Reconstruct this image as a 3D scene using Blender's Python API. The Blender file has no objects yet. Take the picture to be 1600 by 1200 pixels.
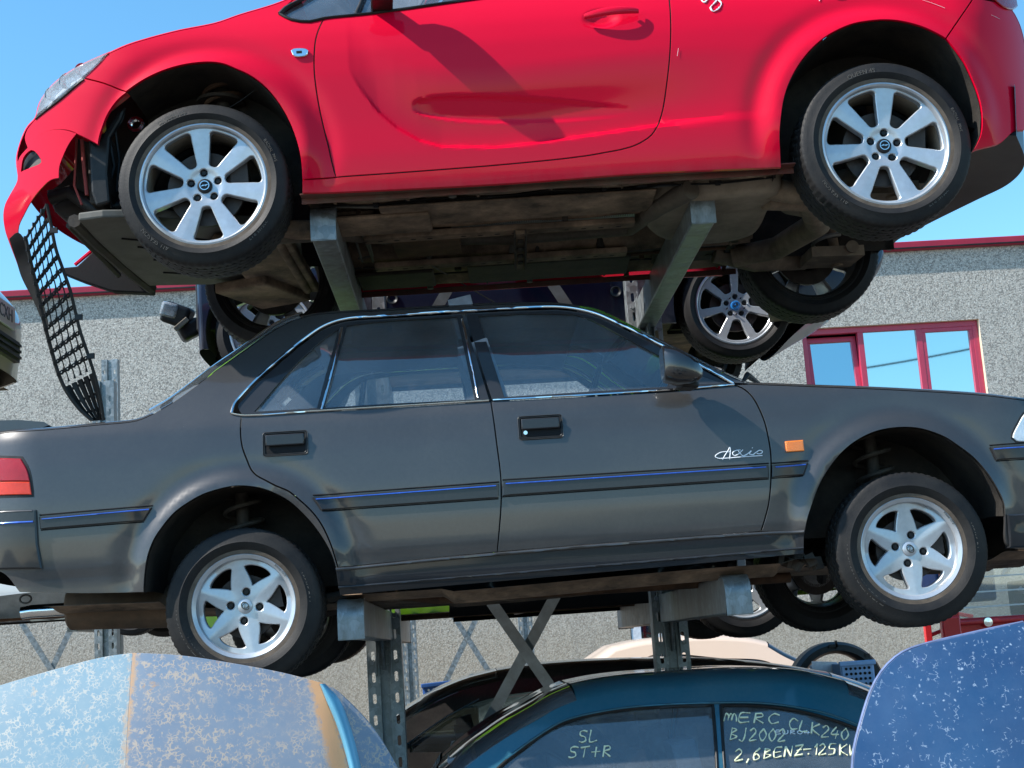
import bpy, bmesh, math, random
import numpy as np
from mathutils import Vector, Matrix, Euler
from mathutils.geometry import delaunay_2d_cdt
from math import sin, cos, pi, radians, atan2, sqrt, hypot
random.seed(7); np.random.seed(7)
SC = bpy.context.scene; COL = SC.collection

# ---------------------------------------------------------------- camera, sky, sun, exposure
F_PX, CX, CY = 2200., 800., 600.
CAM = np.array([0., 0., 1.65])
_y, _p, _r = map(radians, (2.25, 10.5, 3.72))
FW = np.array([sin(_y)*cos(_p), cos(_y)*cos(_p), sin(_p)])
_R0 = np.array([cos(_y), -sin(_y), 0.]); _U0 = np.cross(_R0, FW)
RT = cos(_r)*_R0 - sin(_r)*_U0; UP = cos(_r)*_U0 + sin(_r)*_R0
cd = bpy.data.cameras.new('camera'); co = bpy.data.objects.new('camera', cd); COL.objects.link(co)
cd.sensor_width = 36; cd.lens = F_PX/1600*36; cd.clip_start = .05; cd.clip_end = 3000
m = Matrix.Identity(4)
for i in range(3):
    m[i][0] = RT[i]; m[i][1] = UP[i]; m[i][2] = -FW[i]; m[i][3] = CAM[i]
co.matrix_world = m; SC.camera = co

SUN_TRAVEL = Vector((.95, .27, -1.0)).normalized()
sd = bpy.data.lights.new('sun', 'SUN'); sd.energy = 4.3; sd.angle = radians(.5); sd.color = (1, .955, .89)
so = bpy.data.objects.new('sun', sd); COL.objects.link(so)
so.rotation_euler = SUN_TRAVEL.to_track_quat('-Z', 'Y').to_euler()
W = bpy.data.worlds.new('World'); SC.world = W; W.use_nodes = True
wn = W.node_tree; bg = wn.nodes['Background']; sk = wn.nodes.new('ShaderNodeTexSky'); sk.sky_type = 'NISHITA'
sk.sun_disc = False; sk.sun_elevation = math.asin(-SUN_TRAVEL.z)
sk.sun_rotation = atan2(-SUN_TRAVEL.x, -SUN_TRAVEL.y); sk.air_density = 1.0; sk.dust_density = .3; sk.ozone_density = 3.5
hs = wn.nodes.new('ShaderNodeHueSaturation'); hs.inputs['Saturation'].default_value = 1.18; hs.inputs['Hue'].default_value = .485; wn.links.new(sk.outputs[0], hs.inputs['Color']); wn.links.new(hs.outputs[0], bg.inputs[0]); bg.inputs[1].default_value = .15
SC.view_settings.view_transform = 'Standard'; SC.view_settings.look = 'None'
SC.view_settings.gamma = 1; SC.view_settings.exposure = .85
SC.cycles.max_bounces = 8; SC.cycles.transparent_max_bounces = 24; SC.cycles.glossy_bounces = 4

# ---------------------------------------------------------------- materials
MATS = {}
class NT:
    def __init__(s, name):
        s.m = bpy.data.materials.new(name); s.m.use_nodes = True; s.t = s.m.node_tree
        s.b = s.t.nodes['Principled BSDF']; s.out = s.t.nodes['Material Output']; MATS[name] = s.m
        s.tc = s.t.nodes.new('ShaderNodeTexCoord').outputs['Object']
    def N(s, typ, **kw):
        n = s.t.nodes.new('ShaderNode'+typ)
        for k, v in kw.items():
            if k in n.inputs: s.set(n.inputs[k], v)
            else: setattr(n, k, v)
        return n
    def set(s, i, v):
        if isinstance(v, bpy.types.NodeSocket): s.t.links.new(v, i)
        else: i.default_value = v
    def P(s, **kw):
        for k, v in kw.items(): s.set(s.b.inputs[k.replace('_', ' ')], v)
    def noise(s, sc, det=6, rough=.6, vec=None, dist=0):
        return s.N('TexNoise', Scale=sc, Detail=det, Roughness=rough, Distortion=dist, Vector=vec or s.tc).outputs['Fac']
    def scale(s, v, vec=None):
        return s.N('Mapping', Scale=v, Vector=vec or s.tc).outputs[0]
    def ramp(s, fac, *st):
        n = s.N('ValToRGB', Fac=fac); e = n.color_ramp.elements
        while len(e) < len(st): e.new(.5)
        for i, (p, c) in enumerate(st):
            e[i].position = p; e[i].color = (c, c, c, 1) if isinstance(c, (int, float)) else (*c, 1)
        return n.outputs[0]
    def mix(s, f, a, b, bt='MIX'):
        n = s.N('Mix'); n.data_type = 'RGBA'; n.blend_type = bt
        def c(x): return (*x, 1) if isinstance(x, tuple) and len(x) == 3 else ((x, x, x, 1) if isinstance(x, float) else x)
        s.set(n.inputs[0], f); s.set(n.inputs[6], c(a)); s.set(n.inputs[7], c(b)); return n.outputs[2]
    def math(s, op, a, b=0.):
        n = s.N('Math'); n.operation = op; s.set(n.inputs[0], a); s.set(n.inputs[1], b); return n.outputs[0]
    def bump(s, h, st=.3, d=.01, nrm=None):
        n = s.N('Bump', Strength=st, Distance=d, Height=h)
        if nrm is not None: s.set(n.inputs['Normal'], nrm)
        return n.outputs[0]
    def z(s):
        n = s.N('SeparateXYZ', Vector=s.tc); return n.outputs[2]

def paint(name, col, metal=.0, rough=.4, coat=1., dust=.12, dcol=(.42, .37, .30), zdirt=None, faded=0., coatr=.04):
    s = NT(name)
    big = s.noise(1.7, 5, .6); fine = s.noise(60, 8, .75)
    d = s.math('MULTIPLY', s.ramp(big, (.35, .25), (.7, 1.)), s.ramp(fine, (.3, .4), (.75, 1.)))
    d = s.math('MULTIPLY', d, dust)
    vor = s.N('TexVoronoi', Scale=22., Vector=s.tc); vor.feature = 'F1'
    sp = s.ramp(vor.outputs['Distance'], (.0, 1.), (.055, .0)); spm = s.ramp(s.noise(2.3, 3), (.52, 0.), (.62, .8))
    d = s.math('MAXIMUM', d, s.math('MULTIPLY', s.math('MULTIPLY', sp, spm), min(1, dust*4)))
    str_ = s.noise(9, 6, .8, s.scale((.6, 1, 14)))
    sc = s.ramp(str_, (.70, 0.), (.74, .35))
    d = s.math('MAXIMUM', d, s.math('MULTIPLY', sc, min(1., dust*2.2)))
    if zdirt:
        z0, z1, amt = zdirt
        mr = s.N('MapRange'); s.set(mr.inputs[0], s.z()); mr.inputs[1].default_value = z1; mr.inputs[2].default_value = z0
        mr.inputs[3].default_value = 0; mr.inputs[4].default_value = amt
        nz = s.ramp(s.noise(14, 7, .7, s.scale((1.5, 1, .35))), (.3, .35), (.72, 1.))
        d = s.math('MAXIMUM', d, s.math('MULTIPLY', mr.outputs[0], nz))
    c = s.mix(d, tuple(col), dcol)
    s.P(Base_Color=c, Metallic=s.math('MULTIPLY', s.math('SUBTRACT', 1., d), metal),
        Roughness=s.math('ADD', s.math('MULTIPLY', d, .4), rough), Coat_Weight=s.math('MULTIPLY', s.math('SUBTRACT', 1., d), coat),
        Coat_Roughness=s.math('ADD', coatr, s.math('MULTIPLY', d, .3)), Specular_IOR_Level=.04)
    s.set(s.b.inputs['Normal'], s.bump(s.noise(230, 2, .5), .02, .002))
    wav = s.noise(3.1, 1, .3)
    s.set(s.b.inputs['Coat Normal'], s.bump(wav, .10, .01))
    return s.m

def simple(name, col, rough=.5, metal=0., var=.25, sc=12, bump=.0, bsc=60, dirt=None, coat=0., emit=None):
    s = NT(name); n = s.noise(sc, 7, .65)
    c = s.mix(s.ramp(n, (.3, 0.), (.7, 1.)), tuple(x*(1-var) for x in col), tuple(min(1, x*(1+var)) for x in col))
    if dirt:
        dc, amt = dirt
        c = s.mix(s.math('MULTIPLY', s.ramp(s.noise(5, 8, .7), (.38, 0.), (.68, 1.)), amt), c, dc)
    s.P(Base_Color=c, Roughness=s.math('ADD', rough-.08, s.math('MULTIPLY', n, .16)), Metallic=metal, Coat_Weight=coat, Specular_IOR_Level=(.5 if metal > .25 or coat else .28))
    if bump: s.set(s.b.inputs['Normal'], s.bump(s.noise(bsc, 6, .65), bump, .004))
    return s.m

BROWN = (.115, .088, .062)
M_RED = paint('red_paint', (.64, .0006, .026), 0, .5, .38, .008, (.5, .22, .20), zdirt=(.10, .335, .75), coatr=.05)
M_GREY = paint('grey_paint', (.062, .061, .062), .5, .34, .9, .14, (.33, .31, .28), zdirt=(.1, .5, .42), coatr=.06)
M_GREYTRIM = paint('grey_trim', (.022, .024, .028), .1, .34, .7, .08, (.25, .23, .2))
M_TEAL = paint('teal_paint', (.014, .13, .19), .5, .36, 1., .26, (.3, .29, .26))
M_BLACK = paint('black_paint', (.008, .008, .01), .1, .3, 1., .1)
M_NAVY = paint('navy_paint', (.004, .009, .028), .1, .4, .35, .08, (.2, .19, .18), zdirt=(0, .5, .5))
M_LIME = paint('lime_paint', (.22, .5, .02), 0, .4, 1., .12)
M_WHITE = paint('white_paint', (.72, .72, .7), 0, .4, 1., .12)
M_BEIGE = paint('beige_paint', (.72, .56, .45), .1, .4, .8, .15)
M_CHAMP = paint('champagne_paint', (.42, .38, .29), .4, .4, 1., .15)
M_VAN = paint('van_red_paint', (.62, .012, .02), 0, .4, 1., .12)
M_RUB = simple('tyre_rubber', (.007, .007, .008), .62, 0, .4, 25, .25, 140, ((.04, .035, .03), .3))
M_BEAD = simple('bead_dirt', (.13, .10, .075), .85, 0, .35, 14, .2, 80, ((.03, .026, .022), .6))
M_RUBL = simple('tyre_lettering', (.10, .09, .078), .7, 0, .4, 40)
M_RUBW = simple('worn_rubber', (.008, .008, .009), .60, 0, .3, 7, .25, 140, ((.05, .044, .036), .4))
M_ALLOY = simple('alloy_silver', (.50, .54, .58), .33, .5, .12, 9, .04, 90, ((.24, .19, .15), .36), coat=.4)
M_ALLOYD = simple('alloy_barrel', (.30, .30, .30), .5, .5, .3, 9, .1, 60, ((.16, .11, .07), .85))
M_BARB = simple('dusty_barrel', (.2, .17, .13), .75, .2, .3, 9, .1, 60, ((.1, .075, .05), .7))
M_DISC = simple('brake_iron', (.05, .04, .035), .55, .6, .4, 20, .2, 60)
M_CHROME = simple('chrome', (.75, .78, .8), .14, 1., .05, 9)
M_PLAST = simple('black_plastic', (.009, .0095, .0105), .42, 0, .3, 20, .1, 200, ((.06, .055, .045), .22))
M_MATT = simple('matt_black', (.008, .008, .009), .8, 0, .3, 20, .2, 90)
M_LINER = simple('arch_liner', (.018, .017, .016), .85, 0, .5, 6, .6, 60, ((.085, .068, .05), .45))
M_UNDER = simple('underbody_dirt', (.25, .175, .12), .85, 0, .6, 4, .8, 22, ((.028, .024, .02), .9))
M_UNDERD = simple('underbody_dark', (.035, .03, .027), .8, 0, .5, 7, .5, 40, ((.09, .07, .05), .5))
M_TRAY = simple('undertray', (.115, .112, .10), .7, 0, .25, 4, .3, 30, ((.07, .065, .055), .7))
M_TANK = simple('fuel_tank', (.28, .235, .18), .8, .0, .25, 4, .35, 24, ((.09, .07, .05), .6))
M_SHIELD = simple('heat_shield', (.42, .42, .4), .5, .5, .3, 5, .3, 30, ((.1, .08, .06), .4))
M_RUSTY = simple('rusty_steel', (.13, .075, .045), .85, .2, .5, 8, .5, 40, ((.04, .03, .025), .6))
M_CLOTH = simple('seat_cloth', (.20, .21, .23), .9, 0, .2, 30, .3, 300)
M_LINING = simple('roof_lining', (.28, .27, .26), .95, 0, .1, 30, .1, 200)
M_AMBER = simple('amber_lens', (.95, .22, .01), .15, 0, .05, 40, .5, 300, coat=1.)
M_TAILR = simple('tail_lens', (.34, .0, .004), .2, 0, .1, 40, .3, 260, coat=.3)
M_TAILO = simple('tail_lens_orange', (.62, .030, .0), .2, 0, .1, 40, .3, 260, coat=.3)
M_LAMPW = simple('lamp_clear', (.85, .88, .9), .3, .0, .12, 30, .3, 120, coat=1.)
M_CHALK = simple('paint_pen', (.75, .76, .52), .7, 0, .1, 60)
M_CHALKW = simple('white_pen', (.82, .85, .88), .6, 0, .1, 60)
M_BLUEB = simple('blue_plastic', (.03, .09, .28), .45, 0, .15, 9)
M_TUB = simple('light_blue_plastic', (.30, .46, .72), .45, 0, .15, 9)
M_BLUEHL = simple('blue_highlight_strip', (.03, .12, .55), .25, .3, .2, 30, coat=1.)
M_PAPER = simple('paper', (.8, .76, .78), .8)
M_CRIM = simple('crimson_frame', (.46, .03, .075), .4, 0, .1, 6, coat=.3)
M_COPING = simple('crimson_coping', (.34, .022, .05), .45, 0, .15, 2)
M_CREAM = simple('cream_reveal', (.62, .55, .42), .8, 0, .1, 8)
M_WHITEF = simple('white_frame', (.7, .72, .75), .5)
M_LENSG = simple('logo_black', (.01, .011, .014), .3, coat=1.)
M_BLUEL = simple('logo_blue', (.02, .2, .55), .3, coat=1.)

s = NT('galvanised'); v = s.N('TexVoronoi', Scale=34., Vector=s.scale((1, 1, 1)))
c = s.mix(s.ramp(v.outputs['Color'], (.2, 0.), (.9, 1.)), (.19, .215, .225), (.35, .385, .40))
c = s.mix(s.math('MULTIPLY', s.ramp(s.noise(4, 8, .75, s.scale((3, 3, .7))), (.45, 0.), (.68, 1.)), .75), c, (.13, .12, .10))
s.P(Base_Color=c, Metallic=.55, Roughness=s.ramp(v.outputs['Color'], (.1, .36), (.9, .56))); M_GALV = s.m
s.set(s.b.inputs['Normal'], s.bump(s.noise(40, 5), .08, .004))
M_GALVD = simple('shade_toned_zinc', (.105, .125, .135), .5, .35, .25, 6, .15, 50, ((.05, .048, .042), .6))  # darker copy of galvanised: shade on the near braces put into the colour
M_CAP = simple('cap_black', (.012, .013, .015), .45)
M_GLOSSB = simple('gloss_black', (.008, .0085, .010), .22, 0, .3, 9, .03, 60, ((.08, .07, .06), .2), coat=.8)

s = NT('pebbledash'); vec = s.N('NewGeometry').outputs['Position']
v = s.N('TexVoronoi', Scale=56., Vector=vec); v2 = s.N('TexVoronoi', Scale=48., Vector=vec)
h = s.N('SeparateColor', Color=v.outputs['Color'])
c = s.ramp(h.outputs[0], (.0, (.085, .08, .075)), (.24, (.17, .16, .145)), (.31, (.48, .455, .40)), (.6, (.66, .63, .56)), (.8, (.58, .50, .42)), (1., (.84, .81, .74)))
c = s.mix(s.ramp(v.outputs['Distance'], (.3, 0.), (.66, .7)), c, (.24, .225, .20))
c = s.mix(.30, c, s.ramp(s.noise(.7, 6, .65, vec), (.3, (.40, .37, .32)), (.7, (.54, .51, .455))))
zz = s.N('SeparateXYZ', Vector=vec); low = s.N('MapRange'); s.set(low.inputs[0], zz.outputs[2]); low.inputs[1].default_value = 2.9; low.inputs[2].default_value = 1.6
c = s.mix(s.math('MULTIPLY', low.outputs[0], .45), c, (.42, .33, .22)); st_ = s.ramp(s.noise(1.1, 6, .7, s.scale((3, 3, .25), vec)), (.52, 0.), (.75, .35)); c = s.mix(st_, c, (.25, .24, .22))
s.P(Base_Color=c, Roughness=.9); s.set(s.b.inputs['Normal'], s.bump(s.math('SUBTRACT', 1., v.outputs['Distance']), .22, .012)); M_WALL = s.m

s = NT('yard_ground'); vec = s.N('NewGeometry').outputs['Position']
c = s.ramp(s.noise(.8, 10, .7, vec), (.25, (.07, .06, .05)), (.5, (.13, .112, .092)), (.75, (.22, .19, .155)))
c = s.mix(s.ramp(s.noise(30, 5, .7, vec), (.4, 0.), (.7, .5)), c, (.07, .065, .06))
s.P(Base_Color=c, Roughness=.95); s.set(s.b.inputs['Normal'], s.bump(s.noise(20, 6, .7, vec), .5, .03)); M_GROUND = s.m
s = NT('far_trees'); vec = s.N('NewGeometry').outputs['Position']
s.P(Base_Color=s.ramp(s.noise(.9, 8, .7, vec), (.3, (.04, .055, .035)), (.7, (.13, .15, .09))), Roughness=.9); M_FAR = s.m

def glassm(name, tint=(.55, .6, .62), dust=.16, dcol=(.4, .42, .44), refl=1., gcol=(1, 1, 1)):
    s = NT(name); t = s.t
    tr = s.N('BsdfTransparent', Color=(*tint, 1)); gl = s.N('BsdfGlossy', Roughness=.02, Color=(*gcol, 1))
    fr = s.N('Fresnel', IOR=1.62); fac = s.math('MINIMUM', s.math('MULTIPLY', fr.outputs[0], refl), 1.)
    df = s.N('BsdfDiffuse', Color=(*dcol, 1))
    df2 = s.N('BsdfTranslucent', Color=(*dcol, 1)); ds = s.N('MixShader', Fac=.3)
    t.links.new(df.outputs[0], ds.inputs[1]); t.links.new(df2.outputs[0], ds.inputs[2])
    n = s.math('MULTIPLY', s.ramp(s.noise(3, 7, .7), (.3, .35), (.75, 1.)), s.ramp(s.noise(140, 4, .8), (.35, .6), (.75, 1.2)))
    n = s.math('MULTIPLY', n, dust)
    m1 = s.N('MixShader', Fac=n); t.links.new(tr.outputs[0], m1.inputs[1]); t.links.new(ds.outputs[0], m1.inputs[2])
    m2 = s.N('MixShader', Fac=fac); t.links.new(m1.outputs[0], m2.inputs[1]); t.links.new(gl.outputs[0], m2.inputs[2])
    t.links.new(m2.outputs[0], s.out.inputs[0]); return s.m
M_GLASS = glassm('car_glass', (.84, .90, .93), .34, (.42, .48, .52), 2.2)
M_GLASSD = glassm('car_glass_dark', (.25, .32, .34), .10, (.3, .33, .35), 2.0)
M_BANDG = glassm('green_band_glass', (.35, .8, .2), .55, (.3, .75, .1), 1.)
M_PANE = glassm('window_pane', (.05, .06, .07), .05, (.4, .4, .4), 14., (.72, .92, .90))
M_BOTT = glassm('tinted_lens', (.9, .93, .95), .62, (.78, .82, .84), 1.3)

# rusted, faded panels of the foreground
def rustpanel(name, c0, c1, speck, rust, cells=42, amt=.9, thr=.05, flk=(.06, .2), flm=.5, lm=(.46, .58), crease=(), wash=0.):
    s = NT(name)
    base = s.mix(s.ramp(s.noise(2.2, 6, .6), (.35, 0.), (.65, 1.)), c0, c1)
    wv = s.N('VectorMath', operation='ADD'); s.set(wv.inputs[0], s.tc)
    nz = s.N('TexNoise', Scale=38., Detail=3., Vector=s.tc); sc = s.N('VectorMath', operation='SCALE'); s.set(sc.inputs[0], nz.outputs['Color']); sc.inputs['Scale'].default_value = .022
    s.set(wv.inputs[1], sc.outputs[0])
    v = s.N('TexVoronoi', Scale=float(cells), Vector=wv.outputs[0]); v.feature = 'DISTANCE_TO_EDGE'
    line = s.ramp(v.outputs['Distance'], (thr, 1.), (thr*2.4, 0.))
    msk = s.ramp(s.noise(5, 6, .7), (.33, 0.), (.50, 1.)); msk2 = s.ramp(s.noise(60, 3, .6), (lm[0], 0.), (lm[1], 1.))
    f = s.math('MULTIPLY', s.math('MULTIPLY', line, s.math('MULTIPLY', msk, msk2)), amt)
    c = s.mix(f, base, speck)
    r = s.ramp(s.noise(11, 9, .75), (.63, 0.), (.68, 1.))
    c = s.mix(s.math('MULTIPLY', r, .8), c, rust)
    fl = s.ramp(s.N('TexVoronoi', Scale=75., Vector=wv.outputs[0]).outputs['Distance'], (flk[0], 1.), (flk[1], 0.))
    c = s.mix(s.math('MULTIPLY', s.math('MULTIPLY', fl, s.ramp(s.noise(9, 6, .7), (flm, 0.), (flm+.06, 1.))), .8), c, speck)
    if wash: c = s.mix(s.math('MULTIPLY', s.ramp(s.noise(3.2, 9, .75), (.40, 0.), (.66, 1.)), wash), c, speck)
    sx = s.N('SeparateXYZ', Vector=s.tc)
    for (ax, bz, cc, w0, w1, colr) in crease:          # rust that has crept out from a fold: band round the line x = ax*z + bz
        dd = s.math('ABSOLUTE', s.math('SUBTRACT', sx.outputs[0], s.math('ADD', s.math('MULTIPLY', sx.outputs[2], ax), bz)))
        dd = s.math('ADD', dd, s.math('MULTIPLY', s.math('SUBTRACT', s.noise(70, 9, .85), .5), cc))
        c = s.mix(s.ramp(dd, (w0, 1.), (w1, 0.)), c, colr)
    s.P(Base_Color=c, Roughness=.55, Coat_Weight=.15, Coat_Roughness=.3)
    s.set(s.b.inputs['Normal'], s.bump(f, .07, .002)); return s.m
M_HOODR = rustpanel('dark_blue_flaked', (.006, .042, .130), (.014, .074, .185), (.42, .52, .64), (.03, .07, .2), 110, .6, .03, (.07, .20), .5, (.57, .63), (), .06)
M_RUSTP = simple('bare_rust', (.56, .31, .16), .85, 0, .2, 20, .3, 60)
M_RIB = simple('cyan_rib', (.11, .33, .46), .35, 0, .15, 10, coat=.5)

# ---------------------------------------------------------------- mesh helpers
def link(name, me, mat, parent=None, mirror=None):
    o = bpy.data.objects.new(name, me); COL.objects.link(o)
    if mat is not None and not me.materials: me.materials.append(mat)
    if parent is not None: o.parent = parent
    return o
def root(name, label, cat, loc=(0, 0, 0), rot=(0, 0, 0), group=None):
    o = bpy.data.objects.new(name, None); COL.objects.link(o); o.location = loc; o.rotation_euler = rot
    o['label'] = label; o['category'] = cat
    if group: o['group'] = group
    o.empty_display_size = .2
    return o
def tag(o, label, cat, group=None):
    o['label'] = label; o['category'] = cat
    if group: o['group'] = group
    return o
class MB:
    def __init__(s): s.v = []; s.f = []
    def add(s, vs, fs):
        b = len(s.v); s.v += [tuple(map(float, p)) for p in vs]; s.f += [tuple(i+b for i in q) for q in fs]; return s
    def box(s, c, sz, rot=None):
        x, y, z = [q/2 for q in sz]; vs = [Vector((a*x, b*y, d*z)) for a in (-1, 1) for b in (-1, 1) for d in (-1, 1)]
        if rot is not None: R = Euler(rot).to_matrix(); vs = [R @ p for p in vs]
        vs = [p+Vector(c) for p in vs]
        return s.add(vs, [(0, 1, 3, 2), (4, 6, 7, 5), (0, 4, 5, 1), (2, 3, 7, 6), (0, 2, 6, 4), (1, 5, 7, 3)])
    def tube(s, pts, r, n=8, closed=False, caps=True):
        P = [Vector(p) for p in pts]; L = len(P); rr = r if hasattr(r, '__len__') else [r]*L
        vs = []; up = None
        for i, p in enumerate(P):
            a = P[(i-1) % L] if (closed or i > 0) else P[i]; b = P[(i+1) % L] if (closed or i < L-1) else P[i]
            t = (b-a); t = t.normalized() if t.length > 1e-9 else Vector((1, 0, 0))
            if up is None: up = Vector((0, 0, 1)) if abs(t.z) < .9 else Vector((0, 1, 0))
            u = (up - t*up.dot(t)); u = u.normalized() if u.length > 1e-6 else t.orthogonal().normalized(); w = t.cross(u); up = u
            for k in range(n): vs.append(p+(u*cos(2*pi*k/n)+w*sin(2*pi*k/n))*rr[i])
        fs = []
        for i in range(L if closed else L-1):
            j = (i+1) % L
            for k in range(n): fs.append((i*n+k, i*n+(k+1) % n, j*n+(k+1) % n, j*n+k))
        if caps and not closed: fs += [tuple(range(n))[::-1], tuple((L-1)*n+k for k in range(n))]
        return s.add(vs, fs)
    def cyl(s, a, b, r, r2=None, n=20): return s.tube([a, b], [r, r if r2 is None else r2], n)
    def lathe(s, prof, n=64, c=(0, 0, 0), rad=None):      # axis y, prof = [(r, y)]
        vs = []
        for i in range(n):
            a = 2*pi*i/n
            for j, (r, y) in enumerate(prof):
                q = r if rad is None else rad(i, j, r)
                vs.append((c[0]+q*sin(a), c[1]+y, c[2]+q*cos(a)))
        L = len(prof); fs = [(i*L+j, i*L+j+1, ((i+1) % n)*L+j+1, ((i+1) % n)*L+j) for i in range(n) for j in range(L-1)]
        return s.add(vs, fs)
    def prism(s, poly, a, b, ax='y'):                      # poly in the other two axes
        n = len(poly)
        def q(u, v, w): return {'y': (u, w, v), 'x': (w, u, v), 'z': (u, v, w)}[ax]
        vs = [q(u, v, a) for u, v in poly]+[q(u, v, b) for u, v in poly]
        return s.add(vs, [tuple(range(n)), tuple(range(2*n-1, n-1, -1))]+[(i, (i+1) % n, n+(i+1) % n, n+i) for i in range(n)])
    def grid(s, G):
        a, b = len(G), len(G[0])
        return s.add([p for r in G for p in r], [(i*b+j, i*b+j+1, (i+1)*b+j+1, (i+1)*b+j) for i in range(a-1) for j in range(b-1)])
    def build(s, name, mat, parent=None, smooth=40, bevel=0, seg=2, sub=0, loc=None, norm=True):
        me = bpy.data.meshes.new(name); me.from_pydata(s.v, [], s.f); me.validate(); me.update()
        if norm:
            bm = bmesh.new(); bm.from_mesh(me); bmesh.ops.recalc_face_normals(bm, faces=bm.faces); bm.to_mesh(me); bm.free()
        if smooth:
            me.polygons.foreach_set('use_smooth', [True]*len(me.polygons))
            if smooth < 180: me.set_sharp_from_angle(angle=radians(smooth))
        o = link(name, me, mat, parent)
        if bevel:
            b = o.modifiers.new('bevel', 'BEVEL'); b.width = bevel; b.segments = seg; b.limit_method = 'ANGLE'; b.angle_limit = radians(35)
        if sub:
            b = o.modifiers.new('sub', 'SUBSURF'); b.levels = sub; b.render_levels = sub
        if loc is not None: o.location = loc
        return o

def cr(pts, h=.02, closed=False):
    """Catmull-Rom through points, resampled about every h"""
    P = [np.array(p, float) for p in pts]; n = len(P); out = []
    if n == 2 and not closed:
        k = max(1, int(np.linalg.norm(P[1]-P[0])/h)); return [tuple(P[0]+(P[1]-P[0])*i/k) for i in range(k+1)]
    for i in range(n if closed else n-1):
        p1, p2 = P[i], P[(i+1) % n]
        p0 = P[(i-1) % n] if (closed or i > 0) else 2*p1-p2; p3 = P[(i+2) % n] if (closed or i < n-2) else 2*p2-p1
        t0 = 0; d = [max(1e-6, np.linalg.norm(b-a)**.5) for a, b in ((p0, p1), (p1, p2), (p2, p3))]
        t1 = d[0]; t2 = t1+d[1]; t3 = t2+d[2]
        k = max(1, int(np.ceil(np.linalg.norm(p2-p1)/h)))
        for j in range(k):
            t = t1+(t2-t1)*j/k
            A1 = (t1-t)/(t1-t0)*p0+(t-t0)/(t1-t0)*p1; A2 = (t2-t)/(t2-t1)*p1+(t-t1)/(t2-t1)*p2; A3 = (t3-t)/(t3-t2)*p2+(t-t2)/(t3-t2)*p3
            B1 = (t2-t)/(t2-t0)*A1+(t-t0)/(t2-t0)*A2; B2 = (t3-t)/(t3-t1)*A2+(t-t1)/(t3-t1)*A3
            out.append(tuple((t2-t)/(t2-t1)*B1+(t-t1)/(t2-t1)*B2))
    if not closed: out.append(tuple(P[-1]))
    return out
def join(*segs):
    out = []
    for sg in segs:
        for p in sg:
            if not out or hypot(p[0]-out[-1][0], p[1]-out[-1][1]) > 1e-4: out.append(p)
    if hypot(out[0][0]-out[-1][0], out[0][1]-out[-1][1]) < 1e-3: out.pop()
    return out
def inpoly(pts, poly):
    x, y = pts[:, 0], pts[:, 1]; c = np.zeros(len(pts), bool); q = np.array(poly); j = len(q)-1
    for i in range(len(q)):
        xi, yi = q[i]; xj, yj = q[j]
        if yi != yj:
            c ^= ((yi > y) != (yj > y)) & (x < (xj-xi)*(y-yi)/(yj-yi)+xi)
        j = i
    return c
def area(p):
    q = np.array(p); return .5*np.sum(q[:, 0]*np.roll(q[:, 1], -1)-np.roll(q[:, 0], -1)*q[:, 1])
def offset(poly, d):
    """d > 0 shrinks"""
    q = np.array(poly, float)
    if area(poly) < 0: d = -d
    t = np.roll(q, -1, 0)-np.roll(q, 1, 0); t /= np.maximum(1e-9, np.linalg.norm(t, axis=1))[:, None]
    return [tuple(p) for p in q+np.stack([-t[:, 1], t[:, 0]], 1)*d]
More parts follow.
